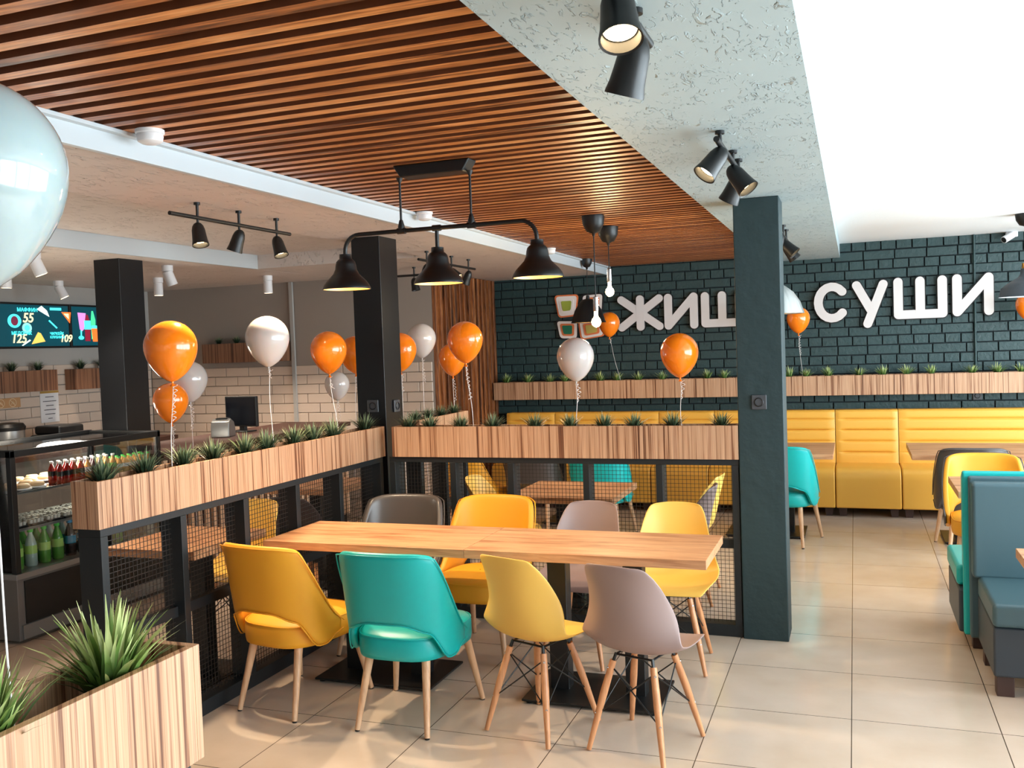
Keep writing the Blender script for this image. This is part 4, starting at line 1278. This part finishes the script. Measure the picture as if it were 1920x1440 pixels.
# menu screens (wall x = -7.43, face +x, text reads along +y)
teal_s = mat('screen teal', (4, 60, 70), .3, emit=(3, 46, 56), es=1.0)
def emm(n, c, s=1.0): return mat(n, c, .4, emit=c, es=s)
e_cy, e_wh, e_ye, e_or, e_pk, e_gn, e_bk, e_cr = emm('screen cyan', (70, 220, 225)), emm('screen white', (225, 240, 235)), emm('screen cake', (220, 170, 80)), emm('screen orange', (235, 100, 40)), emm('screen pink', (190, 120, 190)), emm('screen green', (60, 200, 130)), emm('screen black', (8, 10, 14), .3), emm('screen cream', (235, 215, 160))
fc = bpy.data.curves.new('tmp', 'FONT')


def text_mesh(s, size, shear=0):
    c = bpy.data.curves.new('txt', 'FONT'); c.body = s; c.size = size; c.extrude = .0008; c.offset = size * .018; c.shear = shear; c.align_x = 'LEFT'
    o = bpy.data.objects.new('txt', c); COL.objects.link(o)
    dg = bpy.context.evaluated_depsgraph_get(); me = bpy.data.meshes.new_from_object(o.evaluated_get(dg))
    bpy.data.objects.remove(o); return me


def wall_text(s, y, z, size, m, parent, x=-7.372, shear=0):
    me = text_mesh(s, size, shear); me.materials.clear(); me.materials.append(m)
    o = bpy.data.objects.new('screen_text', me); COL.objects.link(o); o.parent = parent
    o.matrix_world = Matrix(((0, 0, 1, x), (1, 0, 0, y), (0, 1, 0, z), (0, 0, 0, 1)))
    o.matrix_parent_inverse = Matrix.Identity(4)
    return o


def screen(label, y0, y1):
    t = thing('menu_screen', label, 'menu screen', (0, 0, 0), 0, 'wall menu screens')
    B().box(-7.425, -7.38, y0, y1, 1.865, 2.30).obj('screen_housing', 'black', t, bevel=.004)
    B().box(-7.381, -7.378, y0 + .02, y1 - .02, 1.885, 2.28).obj('screen_face', [teal_s], t)
    return t


def sprite(name, pts, m, parent, x=-7.376):
    return B().prism(pts, 'x', x - .001, x + .001).obj(name, [m], parent)


def disc(cy, cz, ry, rz_=None, n=28):
    return [(cy + ry * math.cos(2 * PI * k / n), cz + (rz_ or ry) * math.sin(2 * PI * k / n)) for k in range(n)]


s1 = screen('menu screen with dessert prices 55, 125 and 109', 6.36, 7.255)
s2 = screen('menu screen with milkshake and drinks beside the fridge pillar', 7.26, 8.15)
k = (7.255 - 6.48) / 122.0   # metres per picture pixel along the wall, about
Yp = lambda px: 6.50 + px * .00625
Zp = lambda px: 2.30 - (px - 567) * .0050
wall_text('МАФФИН', Yp(20), 2.215, .05, e_cy, s1); wall_text('55', Yp(29), 2.115, .125, e_cr, s1, shear=.2)
wall_text('МЕДОВИК', Yp(8), 1.995, .045, e_cy, s1); wall_text('125', Yp(7), 1.92, .115, e_cr, s1, shear=.2)
wall_text('ЧИЗКЕЙК', Yp(79), 1.995, .036, e_cy, s1); wall_text('КЛУБНИКА', Yp(79), 1.96, .034, e_cy, s1); wall_text('109', Yp(98), 1.925, .10, e_cr, s1, shear=.2)
sprite('plate', disc(Yp(15), 2.125, .075, .065), e_cy, s1, -7.3755); sprite('muffin', disc(Yp(15), 2.125, .04, .045), emm('screen berry', (90, 30, 50)), s1, -7.374)
sprite('plate', disc(Yp(37), 2.06, .055, .05), emm('screen plate', (120, 180, 175)), s1, -7.3755); sprite('plate', disc(Yp(37), 2.06, .03, .028), e_cy, s1, -7.374)
sprite('honey_cake', [(Yp(44), 1.905), (Yp(57), 2.02), (Yp(62), 2.01), (Yp(70), 1.93)], e_ye, s1)
sprite('striped_cake', [(Yp(57), 2.24), (Yp(66), 2.275), (Yp(76), 2.23), (Yp(80), 2.17)], e_wh, s1)
sprite('waffle_slice', [(Yp(104), 2.22), (Yp(123), 2.22), (Yp(120), 2.11)], e_or, s1, -7.3755); sprite('waffle_slice', [(Yp(108), 2.205), (Yp(118), 2.205), (Yp(118), 2.15)], e_cr, s1, -7.374)
sprite('heading_strip', [(Yp(82), 2.235), (Yp(104), 2.235), (Yp(104), 2.26), (Yp(82), 2.26)], e_cy, s1)
sprite('spoon', [(Yp(78), 2.13), (Yp(80), 2.14), (Yp(95), 2.065), (Yp(93), 2.055)], e_cy, s1)
sprite('fork', [(Yp(26), 1.895), (Yp(28), 1.89), (Yp(43), 1.94), (Yp(41), 1.95)], e_wh, s1)
Y2 = lambda px: 7.29 + (px - 124) * .0066
sprite('milkshake_glass', [(Y2(134), 2.22), (Y2(150), 2.215), (Y2(145), 2.05), (Y2(141), 2.03), (Y2(137), 2.05)], e_pk, s2)
sprite('glass_foot', disc(Y2(139), 1.965, .035, .02), e_cy, s2); sprite('glass_foot', [(Y2(138), 1.97), (Y2(140), 1.97), (Y2(141), 2.04), (Y2(138), 2.04)], e_cy, s2)
sprite('green_bottle', [(Y2(160), 1.95), (Y2(168), 1.95), (Y2(169), 2.15), (Y2(165), 2.24), (Y2(162), 2.24), (Y2(160), 2.15)], e_gn, s2, -7.3765)
sprite('cola_bottle', [(Y2(147), 1.93), (Y2(157), 1.93), (Y2(158), 2.12), (Y2(154), 2.2), (Y2(151), 2.2), (Y2(147), 2.12)], emm('screen cola', (110, 20, 40)), s2, -7.3765)
sprite('cyan_panel', [(Y2(146), 2.05), (Y2(159), 2.05), (Y2(159), 2.14), (Y2(146), 2.14)], e_cy, s2, -7.375)
sprite('paper_cup', [(Y2(162), 1.925), (Y2(172), 1.925), (Y2(175), 2.06), (Y2(160), 2.06)], e_or, s2, -7.3745)
sprite('cup_lid', [(Y2(160), 2.06), (Y2(175), 2.06), (Y2(174), 2.09), (Y2(161), 2.09)], e_cy, s2, -7.3745)
for i in range(8):
    sprite('price_line', [(Y2(177), 1.95 + i * .026), (Y2(184 - i * .4), 1.95 + i * .026), (Y2(184 - i * .4), 1.958 + i * .026), (Y2(177), 1.958 + i * .026)], e_wh, s2)
# small signs on tiles
ng = thing('notice_sign', 'small tan sign with two round pictograms on the tiled wall', 'sign', (0, 0, 0))
B().box(-7.418, -7.408, 6.33, 6.64, 1.315, 1.405).obj('sign_board', [mat('tan card', (196, 150, 104), .6)], ng)
for yy in (6.42, 6.55):
    b = B(); P = disc(yy, 1.36, .038); b.tube([(-7.405, p, q) for p, q in P], .003, 6, closed=True); b.tube([(-7.405, yy - .026, 1.386), (-7.405, yy + .026, 1.334)], .0025, 6).tube([(-7.405, yy - .015, 1.345), (-7.405, yy, 1.375), (-7.405, yy + .018, 1.35)], .0025, 6)
    b.obj('pictogram', [mat('pale print', (236, 214, 180), .6)], ng)
wm = thing('wall_notice', 'white paper notice with gold header on the tiled wall', 'notice', (0, 0, 0))
B().box(-7.418, -7.410, 6.87, 7.09, 1.14, 1.445).obj('paper_sheet', 'white_pl', wm)
B().box(-7.410, -7.404, 6.87, 7.09, 1.425, 1.447).obj('gold_header', [mat('gold strip', (180, 140, 70), .4)], wm)
for i in range(6):
    w_ = (.05, .08, .045, .07, .06, .025)[i]
    B().box(-7.410, -7.408, 6.98 - w_, 6.98 + w_, 1.385 - i * .042, 1.392 - i * .042).obj('print_line', 'socket', wm)
